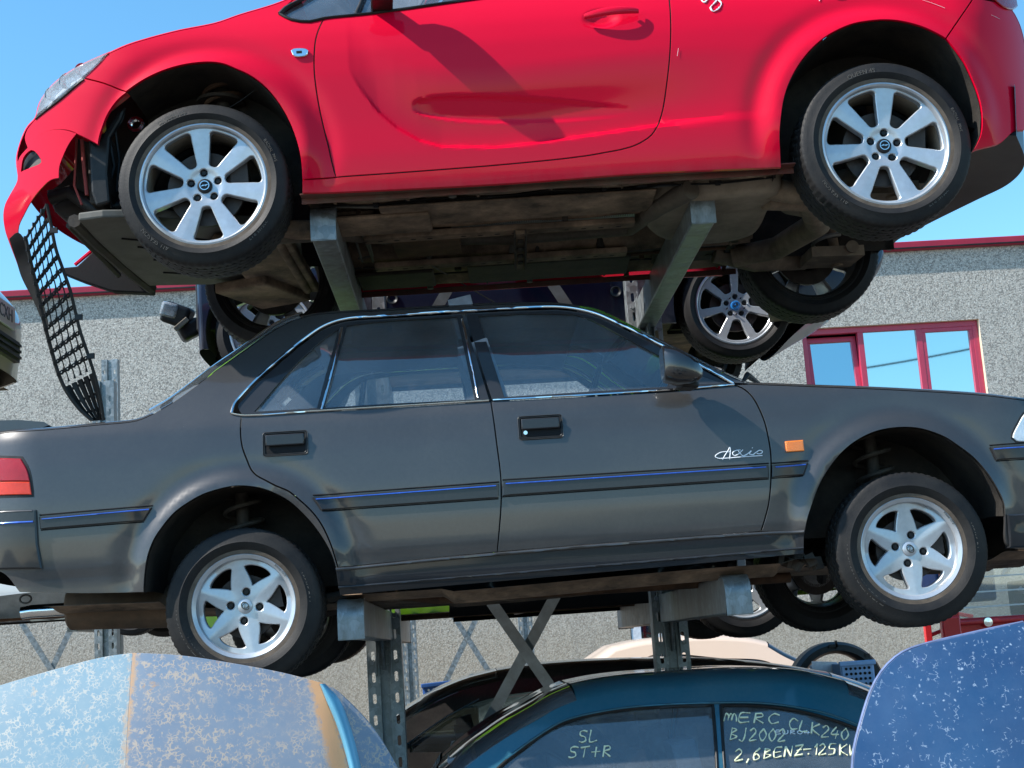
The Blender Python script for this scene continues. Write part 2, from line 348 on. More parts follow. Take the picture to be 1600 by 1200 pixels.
def sheet(outer, holes, yf, h=.02, gap=0, ch=.0015, th=.015, chh=None):
    """surface y=yf(x,z) over the outline with holes; chamfer ch then a flange th deep. Returns MB-like lists"""
    chh = ch if chh is None else chh
    O = offset(outer, gap+ch); H = [offset(q, -(gap*0+chh)) for q in holes]
    O2 = offset(outer, gap) ; H2 = list(holes)
    loops = [O]+H; vin = []; ed = []; idx = []
    for L in loops:
        b = len(vin); vin += L; n = len(L); ed += [(b+i, b+(i+1) % n) for i in range(n)]; idx.append(list(range(b, b+n)))
    B = np.array(vin); lo, hi = B.min(0), B.max(0)
    gx = np.arange(lo[0]+h*.5, hi[0], h); gz = np.arange(lo[1]+h*.5, hi[1], h)
    X, Z = np.meshgrid(gx, gz); X = X+(np.arange(len(gz)) % 2)[:, None]*h*.5
    G = np.stack([X.ravel(), Z.ravel()], 1)
    if len(G):
        k = inpoly(G, O)
        for q in H: k &= ~inpoly(G, q)
        G = G[k]
        if len(G):
            keep = np.ones(len(G), bool)
            for i in range(0, len(G), 2000):
                dd = ((G[i:i+2000, None, :]-B[None])**2).sum(2).min(1); keep[i:i+2000] = dd > (h*.55)**2
            G = G[keep]
    allp = [Vector(p) for p in vin]+[Vector(p) for p in G]
    vo, eo, fo, ov, oe, of = delaunay_2d_cdt(allp, ed, [], 0, 1e-6)
    vo = np.array([tuple(p) for p in vo]); mp = {}
    for i, l in enumerate(ov):
        for j in l: mp[j] = i
    F = np.array([f for f in fo if len(f) == 3]); cc = vo[F].mean(1)
    k = inpoly(cc, O)
    for q in H: k &= ~inpoly(cc, q)
    F = F[k]
    y = yf(vo[:, 0], vo[:, 1]); V = [(a, b, c) for (a, c), b in zip(vo, y)]
    fs = []
    for a, b, c in F:
        p, q, r = vo[a], vo[b], vo[c]
        cr_ = (q[0]-p[0])*(r[1]-p[1])-(q[1]-p[1])*(r[0]-p[0])
        fs.append((a, b, c) if cr_ > 0 else (a, c, b))     # (x,z) ccw -> normal -y
    mb = MB(); mb.add(V, fs)
    for L, L2 in zip(loops, [O2]+H2):
        A = np.array(L); C2 = np.array(L2); ya = yf(A[:, 0], A[:, 1]); yb = yf(C2[:, 0], C2[:, 1]); n = len(L)
        r0 = [(p[0], q, p[1]) for p, q in zip(A, ya)]; r1 = [(p[0], q+max(ch, chh)*.8, p[1]) for p, q in zip(C2, yb)]
        r2 = [(p[0], q+th, p[1]) for p, q in zip(C2, yb)]
        sg = 1 if area(L) > 0 else -1
        if L is not loops[0]: sg = -sg
        fl = []
        for i in range(n):
            j = (i+1) % n
            for u in (0, n):
                q = (u+i, u+n+i, u+n+j, u+j); fl.append(q if sg > 0 else q[::-1])
        mb.add(r0+r1+r2, fl)
    return mb
def mirror(mb, Wd):
    m2 = MB(); m2.v = [(x, Wd-y, z) for x, y, z in mb.v]; m2.f = [f[::-1] for f in mb.f]; return m2

class Car:
    def __init__(s, name, label, cat, loc, rot=(0, 0, 0), Wd=1.7, group=None):
        s.o = root(name, label, cat, loc, rot, group); s.Wd = Wd
        s.M = Matrix.Translation(loc) @ Euler(rot).to_matrix().to_4x4(); s.Mi = s.M.inverted()
        s.oc = s.Mi @ Vector(CAM); s.R3 = s.Mi.to_3x3(); s.S = lambda x, z: np.zeros_like(np.asarray(x, float))
    def dirn(s, px, py): return s.R3 @ Vector(FW+RT*(px-CX)/F_PX-UP*(py-CY)/F_PX)
    def hit(s, px, py, off=0., S=None):
        """pixel of the photograph -> local (x, z) on the body side"""
        d = s.dirn(px, py); y = 0.; S = S or s.S
        for _ in range(14):
            t = (y-s.oc.y)/d.y; x = s.oc.x+d.x*t; z = s.oc.z+d.z*t
            y = .5*y+.5*(float(S(np.array([x]), np.array([z]))[0])+off)
        return (x, z)
    def h3(s, px, py, off=0.):
        x, z = s.hit(px, py, off); return (x, float(s.S(np.array([x]), np.array([z]))[0])+off, z)
    def aty(s, px, py, y):
        d = s.dirn(px, py); t = (y-s.oc.y)/d.y; return (s.oc.x+d.x*t, y, s.oc.z+d.z*t)
    def atz(s, px, py, z):
        d = s.dirn(px, py); t = (z-s.oc.z)/d.z; return (s.oc.x+d.x*t, s.oc.y+d.y*t, z)
    def T(s, pts, off=0.): return [s.hit(*p, off) for p in pts]
    def panel(s, name, outer, holes=(), mat=None, off=0., gap=.0028, th=.02, h=.02, both=True, parent=None, S=None, ch=.0007, smooth=30):
        Sf = S or s.S
        mb = sheet(outer, list(holes), lambda x, z: Sf(x, z)+off, h, gap, ch, th)
        o = mb.build(name, mat, parent or s.o, smooth, norm=False)
        if both: mirror(mb, s.Wd).build(name, mat, parent or s.o, smooth, norm=False)
        return o
    def strip(s, name, pts, r, mat, off=-.004, n=6, both=True, flat=1., parent=None):
        P = [(x, float(s.S(np.array([x]), np.array([z]))[0])+off, z) for x, z in pts]
        mb = MB().tube(P, r, n); o = mb.build(name, mat, parent or s.o, 60)
        if both: mirror(mb, s.Wd).build(name, mat, parent or s.o, 60)
        return o
    def loft(s, name, pts, mat, rise=.04, h0=.07, n=20, parent=None, off=0., h1=.42):
        """skin across the car over the near-side polyline pts (x,z)"""
        P = np.array(pts); t = np.gradient(P, axis=0); t /= np.maximum(1e-9, np.linalg.norm(t, axis=1))[:, None]
        N = np.stack([-t[:, 1], t[:, 0]], 1)                # outward for polylines running tail(left) -> nose(right) over the top
        e = .02; G = []; rs = rise if hasattr(rise, '__len__') else [rise]*len(P)
        for (x, z), nn, ri in zip(P, N, rs):
            y0 = float(s.S(np.array([x]), np.array([z]))[0])+off; ym = float(s.S(np.array([x-nn[0]*e]), np.array([z-nn[1]*e]))[0])+off
            sl = (y0-ym)/e; T0 = np.array([nn[0], sl, nn[1]]); T0 /= np.linalg.norm(T0)
            A = np.array([x, y0, z]); D = np.array([x+nn[0]*ri, s.Wd/2, z+nn[1]*ri]); hw = s.Wd/2-y0
            B = A+T0*h0; C_ = D-np.array([0, hw*h1, 0]); row = []
            for i in range(n+1):
                u = (i/n)**1.5; row.append(A*(1-u)**3+3*B*u*(1-u)**2+3*C_*u*u*(1-u)+D*u**3)
            row += [np.array([p[0], s.Wd-p[1], p[2]]) for p in row[-2::-1]]
            G.append([tuple(p) for p in row])
        return MB().grid(G).build(name, mat, parent or s.o, 180)
# ---------------------------------------------------------------- wheels
def text_mesh(txt, size, ext=.0006):
    cu = bpy.data.curves.new('t', 'FONT'); cu.body = txt; cu.size = size; cu.extrude = ext; cu.align_x = 'CENTER'; cu.align_y = 'CENTER'; cu.resolution_u = 3
    o = bpy.data.objects.new('t', cu); me = bpy.data.meshes.new_from_object(o)
    bpy.data.objects.remove(o); return me
def ring_text(mb, txt, R, ang, size, y, up=1):
    """lettering bent round a wheel, readable from -y, centred at angle ang (clockwise from 12)"""
    me = text_mesh(txt, size); vs = []
    for v in me.vertices:
        a = ang+v.co.x/R*up; r = R+v.co.y*up
        vs.append((r*sin(a), y-v.co.z, r*cos(a)))
    mb.add(vs, [tuple(p.vertices) for p in me.polygons]); bpy.data.meshes.remove(me)
def tyre_mb(R, rr, w, blocks=True):
    """side facing -y at y=0 (rim plane), tread width w"""
    b = .012
    sh = .035
    prof = [(rr-.012, .012), (rr+.004, .001), (rr+.010, -.004), (rr+.017, -.004), (rr+.020, -.007), (rr+(R-rr)*.42, -b-.004), (rr+(R-rr)*.46, -b-.006), (rr+(R-rr)*.5, -b-.004),
            (R-.028, -b+.002), (R-.015, -b+.006), (R-.006, .000), (R-.002, .010), (R, .018)]
    t0, t1 = .024, w-.024; ns = 4
    tr = []
    for k in range(ns+1):
        a = t0+(t1-t0)*k/(ns+1); c = t0+(t1-t0)*(k+1)/(ns+1)
        tr += [(R, a), (R, c-.006)]
        if k < ns: tr += [(R-.006, c-.005), (R-.006, c-.001)]
    back = [(r, w-y) for r, y in prof[::-1]]
    full = prof+tr+back; n = 216; j0 = len(prof)-2; j1 = len(prof)+1; k0 = len(full)-len(prof)-3; k1 = len(full)-len(prof)+3
    def rad(i, j, r):
        if not blocks: return r
        if j0 <= j <= j1 and (i % 3) == 0: return r-.0034
        if k0 <= j <= k1 and (i % 3) == 1: return r-.0034
        if len(prof)+4 <= j < k0-1 and (i % 6) == ((j//4) % 3): return r-.003
        return r
    mb = MB().lathe(full, n, rad=rad); return mb
def windows(style, Rd, rot):
    """list of polygons (x,z) between the spokes"""
    out = []
    if style == 'seven':
        N = 7; hw0, hw1 = .024, .041; r0, r1 = .37*Rd, .955*Rd; k = 2*pi/N
        for i in range(N):
            m_ = rot+k*(i+.5); pts = []
            a0 = k/2-(hw0+.004)/r0; a1 = k/2-hw1/r1
            L = [(r0+(r1-r0)*t, -(a0*(1-t)+a1*t) if t > 0 else -a0) for t in (0.03, .3, .65, .93)]
            edge = []
            for t in (.04, .25, .5, .75, .94):
                r = r0+(r1-r0)*t; hw = hw0+(hw1-hw0)*t**1.15; edge.append((r, k/2-math.asin(min(.99, hw/r))))
            left = [(r, -a) for r, a in edge]; right = [(r, a) for r, a in edge[::-1]]
            top = [(r1, -edge[-1][1]*.86), (r1*1.005, -edge[-1][1]*.4), (r1*1.005, edge[-1][1]*.4), (r1, edge[-1][1]*.86)]
            bot = [(r0*.985, edge[0][1]*.55), (r0*.985, -edge[0][1]*.55)]
            ring = left+top+right+bot
            out.append([(r*sin(m_+a), r*cos(m_+a)) for r, a in ring])
    elif style == 'star':
        N = 6; k = 2*pi/N
        for i in range(N):
            m_ = rot+k*(i+.5); r1 = .86*Rd
            half = [(.50*Rd, .07), (.57*Rd, .155), (.66*Rd, .245), (.76*Rd, .325), (.825*Rd, .355)]
            left = [(r, -a) for r, a in half]; right = [(r, a) for r, a in half[::-1]]
            top = [(r1, -.22), (r1*1.01, 0), (r1, .22)]; bot = [(.455*Rd, 0)]
            out.append([(r*sin(m_+a), r*cos(m_+a)) for r, a in left+top+right+bot])
    elif style == 'bmw':
        N = 7; k = 2*pi/N
        for i in range(N):
            m_ = rot+k*(i+.5); hw = [.020, .022, .024, .027]; rs = [.40*Rd, .58*Rd, .74*Rd, .90*Rd]
            e = [(r, k/2-math.asin(h_/r)) for r, h_ in zip(rs, hw)]
            ring = [(r, -a) for r, a in e]+[(.93*Rd, -e[-1][1]*.8), (.935*Rd, 0), (.93*Rd, e[-1][1]*.8)]+[(r, a) for r, a in e[::-1]]+[(.375*Rd, e[0][1]*.4), (.375*Rd, -e[0][1]*.4)]
            out.append([(r*sin(m_+a), r*cos(m_+a)) for r, a in ring])
    else:
        N = 5; k = 2*pi/N
        for i in range(N):
            m_ = rot+k*(i+.5)
            ring = [(.36*Rd, -.2), (.6*Rd, -.42), (.88*Rd, -.50), (.93*Rd, -.3), (.94*Rd, 0), (.93*Rd, .3), (.88*Rd, .50), (.6*Rd, .42), (.36*Rd, .2)]
            out.append([(r*sin(m_+a), r*cos(m_+a)) for r, a in ring])
    return out
WCACHE = {}
def wheel_meshes(style, R, rr, w, rot, tread):
    key = (style, R, rr, w, rot, tread)
    if key in WCACHE: return WCACHE[key]
    parts = {}
    T0 = tyre_mb(R, rr, w); T = MB()
    if tread == 'sedan':
        for a in (0, 1): ring_text(T, '185/65 R14', rr+.052, -1.65+pi*a, .026, -.0145)
        ring_text(T, 'EVOLUTION', rr+.05, -2.2, .03, -.0145, 1)
        ring_text(T, 'M+S   TUBELESS', rr+.05, 1.1, .016, -.014, 1)
    elif tread == 'red':
        ring_text(T, 'RADIAL  M+S', rr+.05, 1.2, .018, -.0165)
        ring_text(T, 'QUEEN 4S', rr+.052, -.35, .026, -.0165); ring_text(T, '225/45 R17', rr+.048, 2.4, .022, -.0145); ring_text(T, 'ALL SEASON', rr+.052, 3.9, .024, -.0145)
    parts['tyre'] = T0
    if T.v: parts['tyre_lettering'] = T
    Rd = rr-.010
    dish = {'seven': (.012, .016), 'star': (.020, .012), 'bmw': (.02, .018), 'five': (.012, .02)}[style]
    def yf(x, z):
        r = np.sqrt(x*x+z*z)/Rd
        y = dish[0]+dish[1]*(1-r)*1.2+.012*np.clip((.30-r)/.06, 0, 1)*(style == 'seven')*.3
        if style == 'seven':            # spokes slightly crowned along their middle
            a = np.arctan2(x, z)-rot; k = 2*pi/7; da = (a+k/2) % k-k/2; y = y+.07*np.abs(da)*np.clip(r-.35, 0, .6)*.35
        if style == 'star':
            a = np.arctan2(x, z)-rot; k = 2*pi/6; da = (a+k/2) % k-k/2; y = y+.03*np.abs(da)*np.clip(r-.2, 0, .8)
        return y
    circ = [(Rd*sin(2*pi*i/96), Rd*cos(2*pi*i/96)) for i in range(96)]
    ho = [cr(q, .008, True) for q in windows(style, Rd, rot)]
    nb = 4 if style == 'star' else 5; rb = .056 if nb == 4 else .056
    lugrot = rot if style != 'star' else rot
    la = [lugrot+2*pi*(i+.0)/nb+(.0 if style != 'star' else .26) for i in range(nb)]
    lug = [(rb*sin(a), rb*cos(a)) for a in la]
    for lx, lz in lug: ho.append([(lx+.0155*sin(2*pi*i/20), lz+.0155*cos(2*pi*i/20)) for i in range(20)])
    D = sheet(circ, ho, yf, .009, 0, .0025, .034, .0035)
    y0 = dish[0]
    if style == 'star': lip = [(rr-.010, .052), (rr-.011, .020), (rr-.016, .014), (rr-.012, .004), (rr+.002, -.004), (rr+.007, -.001), (rr+.007, .008), (rr-.006, .02)]
    else: lip = [(rr-.012, .052), (rr-.012, y0), (rr-.008, .000), (rr-.002, -.005), (rr+.005, -.003), (rr+.007, .002), (rr+.006, .010), (rr-.006, .02)]
    D.lathe(lip, 96)
    parts['rim'] = D
    if tread in ('red', 'sedan'): parts['bead_ring'] = MB().lathe([(rr+.005, -.0045), (rr+.010, -.0060), (rr+.017, -.0060), (rr+.0245, -.0082)], 96)
    B = MB(); B.lathe([(rr-.006, .02), (rr-.022, .05), (rr-.028, w*.5), (rr-.016, w-.035), (rr-.004, w-.012), (rr+.006, w-.004), (rr+.004, w)], 72)
    B.lathe([(0.001, .062), (.075, .060), (.085, .062), (.085, .09), (0.001, .09)], 40)
    parts['barrel'] = B
    bd = MB(); bd.lathe([(.07, .074), (.075, .070), (rr*.62, .070), (rr*.62, .09), (.07, .09)], 56); bd.box((rr*.55, .075, .03), (.07, .05, .12)); parts['brake_disc'] = bd
    parts['lug_bolts'] = MB().cyl((0, .034, 0), (0, .046, 0), .0090, n=6).cyl((0, .044, 0), (0, .06, 0), .0125, n=14); parts['_lug'] = lug
    cp = MB().lathe([(.0005, .021), (.022, .0215), (.0285, .024), (.030, .029), (.030, .055)], 40) if style != 'star' else MB().lathe([(.0005, .025), (.024, .0255), (.028, .028), (.029, .05)], 40)
    parts['centre_cap'] = cp
    lg = MB()
    yc = .0195 if style != 'star' else .0235
    if tread == 'red':
        lg.lathe([(.0165, yc+.001), (.0165, yc-.001), (.0195, yc-.001), (.0195, yc+.001)], 32)
        lg.prism([(-.017, -.004), (-.003, .004), (-.004, .0005), (.017, .004), (.003, -.004), (.004, -.0005)], yc-.001, yc+.001)
    elif tread == 'sedan':
        P = [(-.012*sin(2*pi*i/40)*(1.0)+.002, yc-.0005, .017*cos(2*pi*i/40)) for i in range(40)]
        R_ = lambda p, a: (p[0]*cos(a)-p[2]*sin(a), p[1], p[0]*sin(a)+p[2]*cos(a))
        lg.tube([R_(p, .6) for p in P], .0019, 6, True)
        lg.tube([R_(p, .6) for p in [(-.010, yc-.0005, .009), (.011, yc-.0005, .010), (-.011, yc-.0005, -.009), (.010, yc-.0005, -.010)]], .0017, 6)
    elif tread == 'bmw':
        lg.lathe([(.0205, yc+.001), (.0205, yc-.001), (.0225, yc-.001), (.0225, yc+.001)], 32)
        for a in (0, pi): lg.prism([(0, 0)]+[(.0145*sin(a+pi/2*i/6), .0145*cos(a+pi/2*i/6)) for i in range(7)], yc-.001, yc+.001)
    if lg.v: parts['emblem'] = lg
    if style == 'star':
        tx = MB(); ring_text(tx, 'Route  O.Z.', rr-.002, radians(58), .013, -.0052); parts['lettering'] = tx
    if tread == 'bmw':
        dots = MB()
        for i in range(5):
            a = rot+2*pi*(i+.5)/5; dots.cyl((.054*sin(a), .018, .054*cos(a)), (.054*sin(a), .05, .054*cos(a)), .004, n=10)
        parts['bolt_hole'] = dots
    WCACHE[key] = parts
    return WCACHE[key]
WM = {}
def wheel(parent, loc, style='five', R=.31, rr=.2, w=.185, rot=0., tread='', rz=0., ry=0., rub=None, alloy=None, disc=True, rx=0., spin=0.):
    parts = wheel_meshes(style, R, rr, w, rot, tread)
    key = (style, R, rr, w, rot, tread, rub.name if rub else '', alloy.name if alloy else '')
    def me(nm, mat, sm=40):
        k = key+(nm,)
        if k not in WM:
            o = parts[nm].build(nm, mat, None, sm, norm=(nm not in ('rim',))); WM[k] = o.data; bpy.data.objects.remove(o)
        return WM[k]
    rim = bpy.data.objects.new('wheel', me('rim', alloy or M_ALLOY, 30)); COL.objects.link(rim); rim.parent = parent; rim.location = loc; rim.rotation_euler = (rx, ry+spin, rz)
    mm = {'bead_ring': M_BEAD, 'tyre_lettering': M_RUBL, 'tyre': rub or M_RUB, 'barrel': M_ALLOYD, 'brake_disc': M_DISC, 'lug_bolts': M_PLAST, 'centre_cap': M_ALLOY if tread in ('sedan', '') else (M_BLUEL if tread == 'bmw' else M_CAP),
          'emblem': {'red': M_CHROME, 'sedan': M_LENSG, 'bmw': M_CHROME}.get(tread, M_CHROME), 'lettering': M_LENSG, 'bolt_hole': M_MATT}
    for nm in parts:
        if nm == '_lug': continue
        if nm == 'lug_bolts':
            for lx, lz in parts['_lug']: o = bpy.data.objects.new('lug_bolt', me(nm, mm[nm])); COL.objects.link(o); o.parent = rim; o.location = (lx, 0, lz)
            continue
        if nm == 'rim' or (nm == 'brake_disc' and not disc): continue
        mt = mm[nm]
        if nm == 'barrel' and tread == 'red': mt = M_BARB
        o = bpy.data.objects.new({'lug_bolts': 'lug_bolt', 'barrel': 'rim_barrel'}.get(nm, nm), me(nm, mt)); COL.objects.link(o); o.parent = rim
    return rim
def coil(mb, base, top, R, r, turns):
    A, B = Vector(base), Vector(top); ax = (B-A); L = ax.length; ax.normalize(); u = ax.orthogonal().normalized(); w = ax.cross(u); n = int(turns*20)
    mb.tube([A+ax*L*i/n+(u*cos(2*pi*turns*i/n)+w*sin(2*pi*turns*i/n))*R for i in range(n+1)], r, 8); return mb

def liner(car, name, arch, y1=.36, mat=None, both=True, inset=.004, y0=.012):
    """wheel housing behind an arch outline (list of (x,z), open polyline over the wheel)"""
    P = np.array(arch); c = P.mean(0); Q = P+(P-c)*0.0
    S0 = car.S(P[:, 0], P[:, 1]); G = []
    for t in (0, .15, .4, .7, 1):
        k = 1+.05*min(1, t*2)*0; y = S0*(1-t)+y0*(1-t)+y1*t
        G.append([(c[0]+(p[0]-c[0])*k, yy, c[1]+(p[1]-c[1])*k+.01*min(1, t*4)) for p, yy in zip(Q, y)])
    mb = MB().grid(G)
    last = G[-1]; mb.add(last+[(p[0], p[1], P[:, 1].min()) for p in last], [(i, i+1, len(last)+i+1, len(last)+i) for i in range(len(last)-1)])
    o = mb.build(name, mat or M_LINER, car.o, 50)
    if both: mirror(mb, car.Wd).build(name, mat or M_LINER, car.o, 50)
def tab(pairs, lo=-.5, hi=2.2, sig=.012, n=1400):
    z = np.linspace(lo, hi, n); p = sorted(pairs); y = np.interp(z, [a for a, b in p], [b for a, b in p])
    # keep slopes beyond the ends
    (z0, y0), (z1, y1) = p[-2:]; k = z > z1; y[k] = y1+(z[k]-z1)*(y1-y0)/(z1-z0)
    d = (hi-lo)/(n-1); m = int(3*sig/d)+1; ker = np.exp(-.5*(np.arange(-m, m+1)*d/sig)**2); ker /= ker.sum()
    y = np.convolve(np.pad(y, m, 'edge'), ker, 'valid'); return lambda q: np.interp(q, z, y)
def sstep(a, b, x): t = np.clip((x-a)/(b-a), 0, 1); return t*t*(3-2*t)

# ---------------------------------------------------------------- generic car for those seen in part
def gcar(name, label, cat, loc, rot, mat, top, arches, dlo, sill=.0, Wd=1.72, zt=None, style='five', R=.31, rr=.2, wz=.31, glass=None, group=None, bays=(), tailx=None, nosex=None,
         far_wheels=True, h=.03, roofseg=None, rise=.05, interior=True, wy=.03, tread='', rot_w=0., belt=None, px=False, alloy=None):
    """top: silhouette tail -> nose (x,z) incl. both ends down to the sill; arches: [(cx, r)]; dlo: window outline; roofseg: silhouette index ranges that are glass"""
    c = Car(name, label, cat, loc, rot, Wd, group); zb = belt
    t = tab(zt or [(0, .05), (.2, .01), (.45, 0), (.7, .01), (zb-.03, .05), (zb+.02, .07), (zb+.5, .30)], sig=.03)
    tx = top[0][0] if tailx is None else tailx; nx = top[-1][0] if nosex is None else nosex
    def S(x, z):
        return t(z)+.26*np.clip((tx+.55-x)/.55, 0, 1.3)**2.3+.26*np.clip((x-(nx-.6))/.6, 0, 1.3)**2.3
    c.S = S
    T = [c.hit(*p) for p in top] if px else top
    return c, T
def gcar_build(c, top, arches, dlo, mat, belt, bays=(), glassm_=None, zs=.0, style='five', R=.31, rr=.2, wz=.31, tread='', rot_w=0., glass_ranges=(), rise=.05, h=.03, wy=.03, alloy=None, spins=None, under=True, drop=.012, h0=.08, seats=True, trim=True, archz=None, seam=(), ux1=.1):
    """top smoothed outline; arches [(x, r)]"""
    glass = glassm_ or M_GLASSD
    zl = zs
    segs = []; xs = top[-1][0]; cur = [(top[-1][0], top[-1][1])]
    bottom = []
    for ax, ar in sorted(arches, reverse=True):
        az = wz if archz is None else archz
        a0 = math.acos(max(-1, min(1, (zl-az)/ar))) if abs(zl-az) < ar else pi/2
        arc = [(ax+ar*sin(q), az+ar*cos(q)) for q in np.linspace(a0, -a0, 26)]
        bottom.append(arc)
    path = [top]; prev = top[-1]; out = list(top)
    for arc in bottom:
        out += cr([out[-1], arc[0]], .03)[1:]; out += arc[1:]
    out += cr([out[-1], (top[0][0], zl)], .03)[1:]; 
    if hypot(out[-1][0]-top[0][0], out[-1][1]-top[0][1]) > .005: out += cr([out[-1], top[0]], .03)[1:-1]
    else: out.pop()
    c.panel('body_side', out, [cr(d, .025, True) if len(d) < 30 else d for d in dlo], mat, gap=0, h=h)
    for d in dlo:
        D = cr(d, .025, True) if len(d) < 30 else d
        c.panel('window', offset(D, -.004), [], glass, off=.010, gap=0, th=.003, h=.06)
        if trim: c.strip('window_seal', D+[D[0]], .007, M_PLAST, off=.002)
    tt = np.array(top); last = 0; cuts = sorted(set([0, len(top)-1]+[i for r_ in glass_ranges for i in r_]))
    for a, b in zip(cuts[:-1], cuts[1:]):
        isg = any(a >= r_[0] and b <= r_[1] for r_ in glass_ranges)
        c.loft('glass_screen' if isg else 'body_skin', top[a:b+1], glass if isg else mat, rise, h0)
    for arc in bottom: liner(c, 'wheel_housing', arc, .34)
    x0, x1 = top[0][0], top[-1][0]
    if under:
        G = [[(x, y, zl+.02+.012*sin(y*9)) for y in np.linspace(.06, c.Wd-.06, 14)] for x in np.linspace(x0+.1, x1-ux1, 40)]
        xs_ = [a for a, _ in arches]; ok = MB()
        for i in range(39):
            xm = (G[i][0][0]+G[i+1][0][0])/2; near = any(abs(xm-a)*1.0 < r_*.95 for a, r_ in arches)
            for j in range(13):
                ym = (G[i][j][1]+G[i][j+1][1])/2
                if near and (ym < .34 or ym > c.Wd-.34): continue
                ok.add([G[i][j], G[i+1][j], G[i+1][j+1], G[i][j+1]], [(0, 1, 2, 3)])
        ok.build('underbody', M_UNDER, c.o, 60)
        ex = MB().tube([(x0+.15, .5, zl-.0), ((x0+x1)/2, .75, zl+.01), (x1-.9, .8, zl+.01)], .028, 10); ex.build('exhaust_pipe', M_RUSTY, c.o)
    for k, (ax, ar) in enumerate(arches):
        sp = (spins or [0, 0])[k % 2]
        wheel(c.o, (ax, wy, wz), style, R, rr, .19, rot_w, tread, spin=sp, alloy=alloy)
        wheel(c.o, (ax, c.Wd-wy, wz), style, R, rr, .19, rot_w, tread, rz=pi, alloy=alloy)
        MB().cyl((ax, .15, wz), (ax, c.Wd-.15, wz), .035).build('axle', M_UNDERD, c.o)
        for y_ in (.28, c.Wd-.28): coil(MB(), (ax, y_, wz+.02), (ax, y_, wz+ar-.02), .055, .008, 4).build('coil_spring', M_RUSTY, c.o)
    if seats:
        zb = belt-.64
        xm = np.mean([p[0] for d in dlo for p in d])
        for k, xx in enumerate((xm-.75, xm+.15)):
            for yy in (.42, c.Wd-.42):
                seat(c, xx, yy, zb, 1)
    return c
def seat(c, x, y, z, facing=1, mat=None, w=.5, hh=.62):
    f = facing; mb = MB().box((x+f*.22, y, z+.08), (.5, w, .16), (0, -.1*f, 0)); mb.box((x-f*.07, y, z+.42), (.13, w*.92, hh), (0, -.28*f, 0)); mb.box((x-f*.18, y, z+.85), (.10, w*.5, .18), (0, -.2*f, 0))
    mb.cyl((x-f*.165, y-.06, z+.7), (x-f*.18, y-.06, z+.8), .007, n=6); mb.cyl((x-f*.165, y+.06, z+.7), (x-f*.18, y+.06, z+.8), .007, n=6)
    return mb.build('seat', mat or M_CLOTH, c.o, 50, bevel=.04, seg=4)
# ---------------------------------------------------------------- ground, far land, building
def struct(o): o['kind'] = 'structure'; return o
struct(MB().add([(-400, -400, 0), (400, -400, 0), (400, 400, 0), (-400, 400, 0)], [(0, 1, 2, 3)]).build('ground', M_GROUND, smooth=0))
G = []
for i in range(73):
    a = 2*pi*i/72; rr_ = 95+12*sin(a*3); row = []
    for t in (0, .25, .5, .75, 1.): row.append((rr_*(1+t*.5)*sin(a), rr_*(1+t*.5)*cos(a), -.5+t*(4.5+1.5*sin(a*5)+1*sin(a*11+1))))
    G.append(row)
struct(MB().grid(G).build('hills', M_FAR))
def wpt(px, py, Y):
    d = FW+RT*(px-CX)/F_PX-UP*(py-CY)/F_PX; t = Y/d[1]; return CAM+d*t
BY = 20.0
bl = root('workshop_building', 'long two storey building with speckled pebbledash walls and a crimson roof edge behind the racks', 'building', (0, BY, 0))
BT = 7.02
wx0, wx1, wz1 = wpt(1252, 517, BY)[0], wpt(1529, 497, BY)[0], 5.93; wz0 = 4.62
dx0, dx1, dz1 = wpt(984, 970, BY)[0]-.0, wpt(1110, 975, BY)[0], 2.15
wall = MB()
def wallrect(x0, x1, z0, z1): wall.add([(x0, 0, z0), (x1, 0, z0), (x1, 0, z1), (x0, 0, z1)], [(0, 1, 2, 3)])
wallrect(-40, wx0, 2.3, BT); wallrect(wx1, 40, 2.3, BT); wallrect(wx0, wx1, wz1, BT); wallrect(wx0, wx1, 2.3, wz0)
wallrect(-40, dx0, 0, 2.3); wallrect(dx1, 40, 0, 2.3)
for x in (-40, 40): wall.add([(x, 0, 0), (x, 14, 0), (x, 14, BT), (x, 0, BT)], [(0, 1, 2, 3)])
wall.add([(-40, 14, 0), (40, 14, 0), (40, 14, BT), (-40, 14, BT)], [(0, 1, 2, 3)])
wall.build('wall', M_WALL, bl, 0)
rv = MB()
for x in (wx0, wx1): rv.add([(x, 0, wz0), (x, .22, wz0), (x, .22, wz1), (x, 0, wz1)], [(0, 1, 2, 3)])
rv.add([(wx0, 0, wz1), (wx1, 0, wz1), (wx1, .22, wz1), (wx0, .22, wz1)], [(0, 1, 2, 3)]); rv.add([(wx0, 0, wz0), (wx1, 0, wz0), (wx1, .22, wz0), (wx0, .22, wz0)], [(0, 1, 2, 3)])
rv.build('window_reveal', M_CREAM, bl, 0)
MB().box((0, 7, BT+.02), (80.2, 14.2, .02)).build('roof', M_PLAST, bl, 0)
MB().box((0, .02, BT+.06), (80.4, .20, .13)).build('coping', M_COPING, bl, 0, bevel=.015)
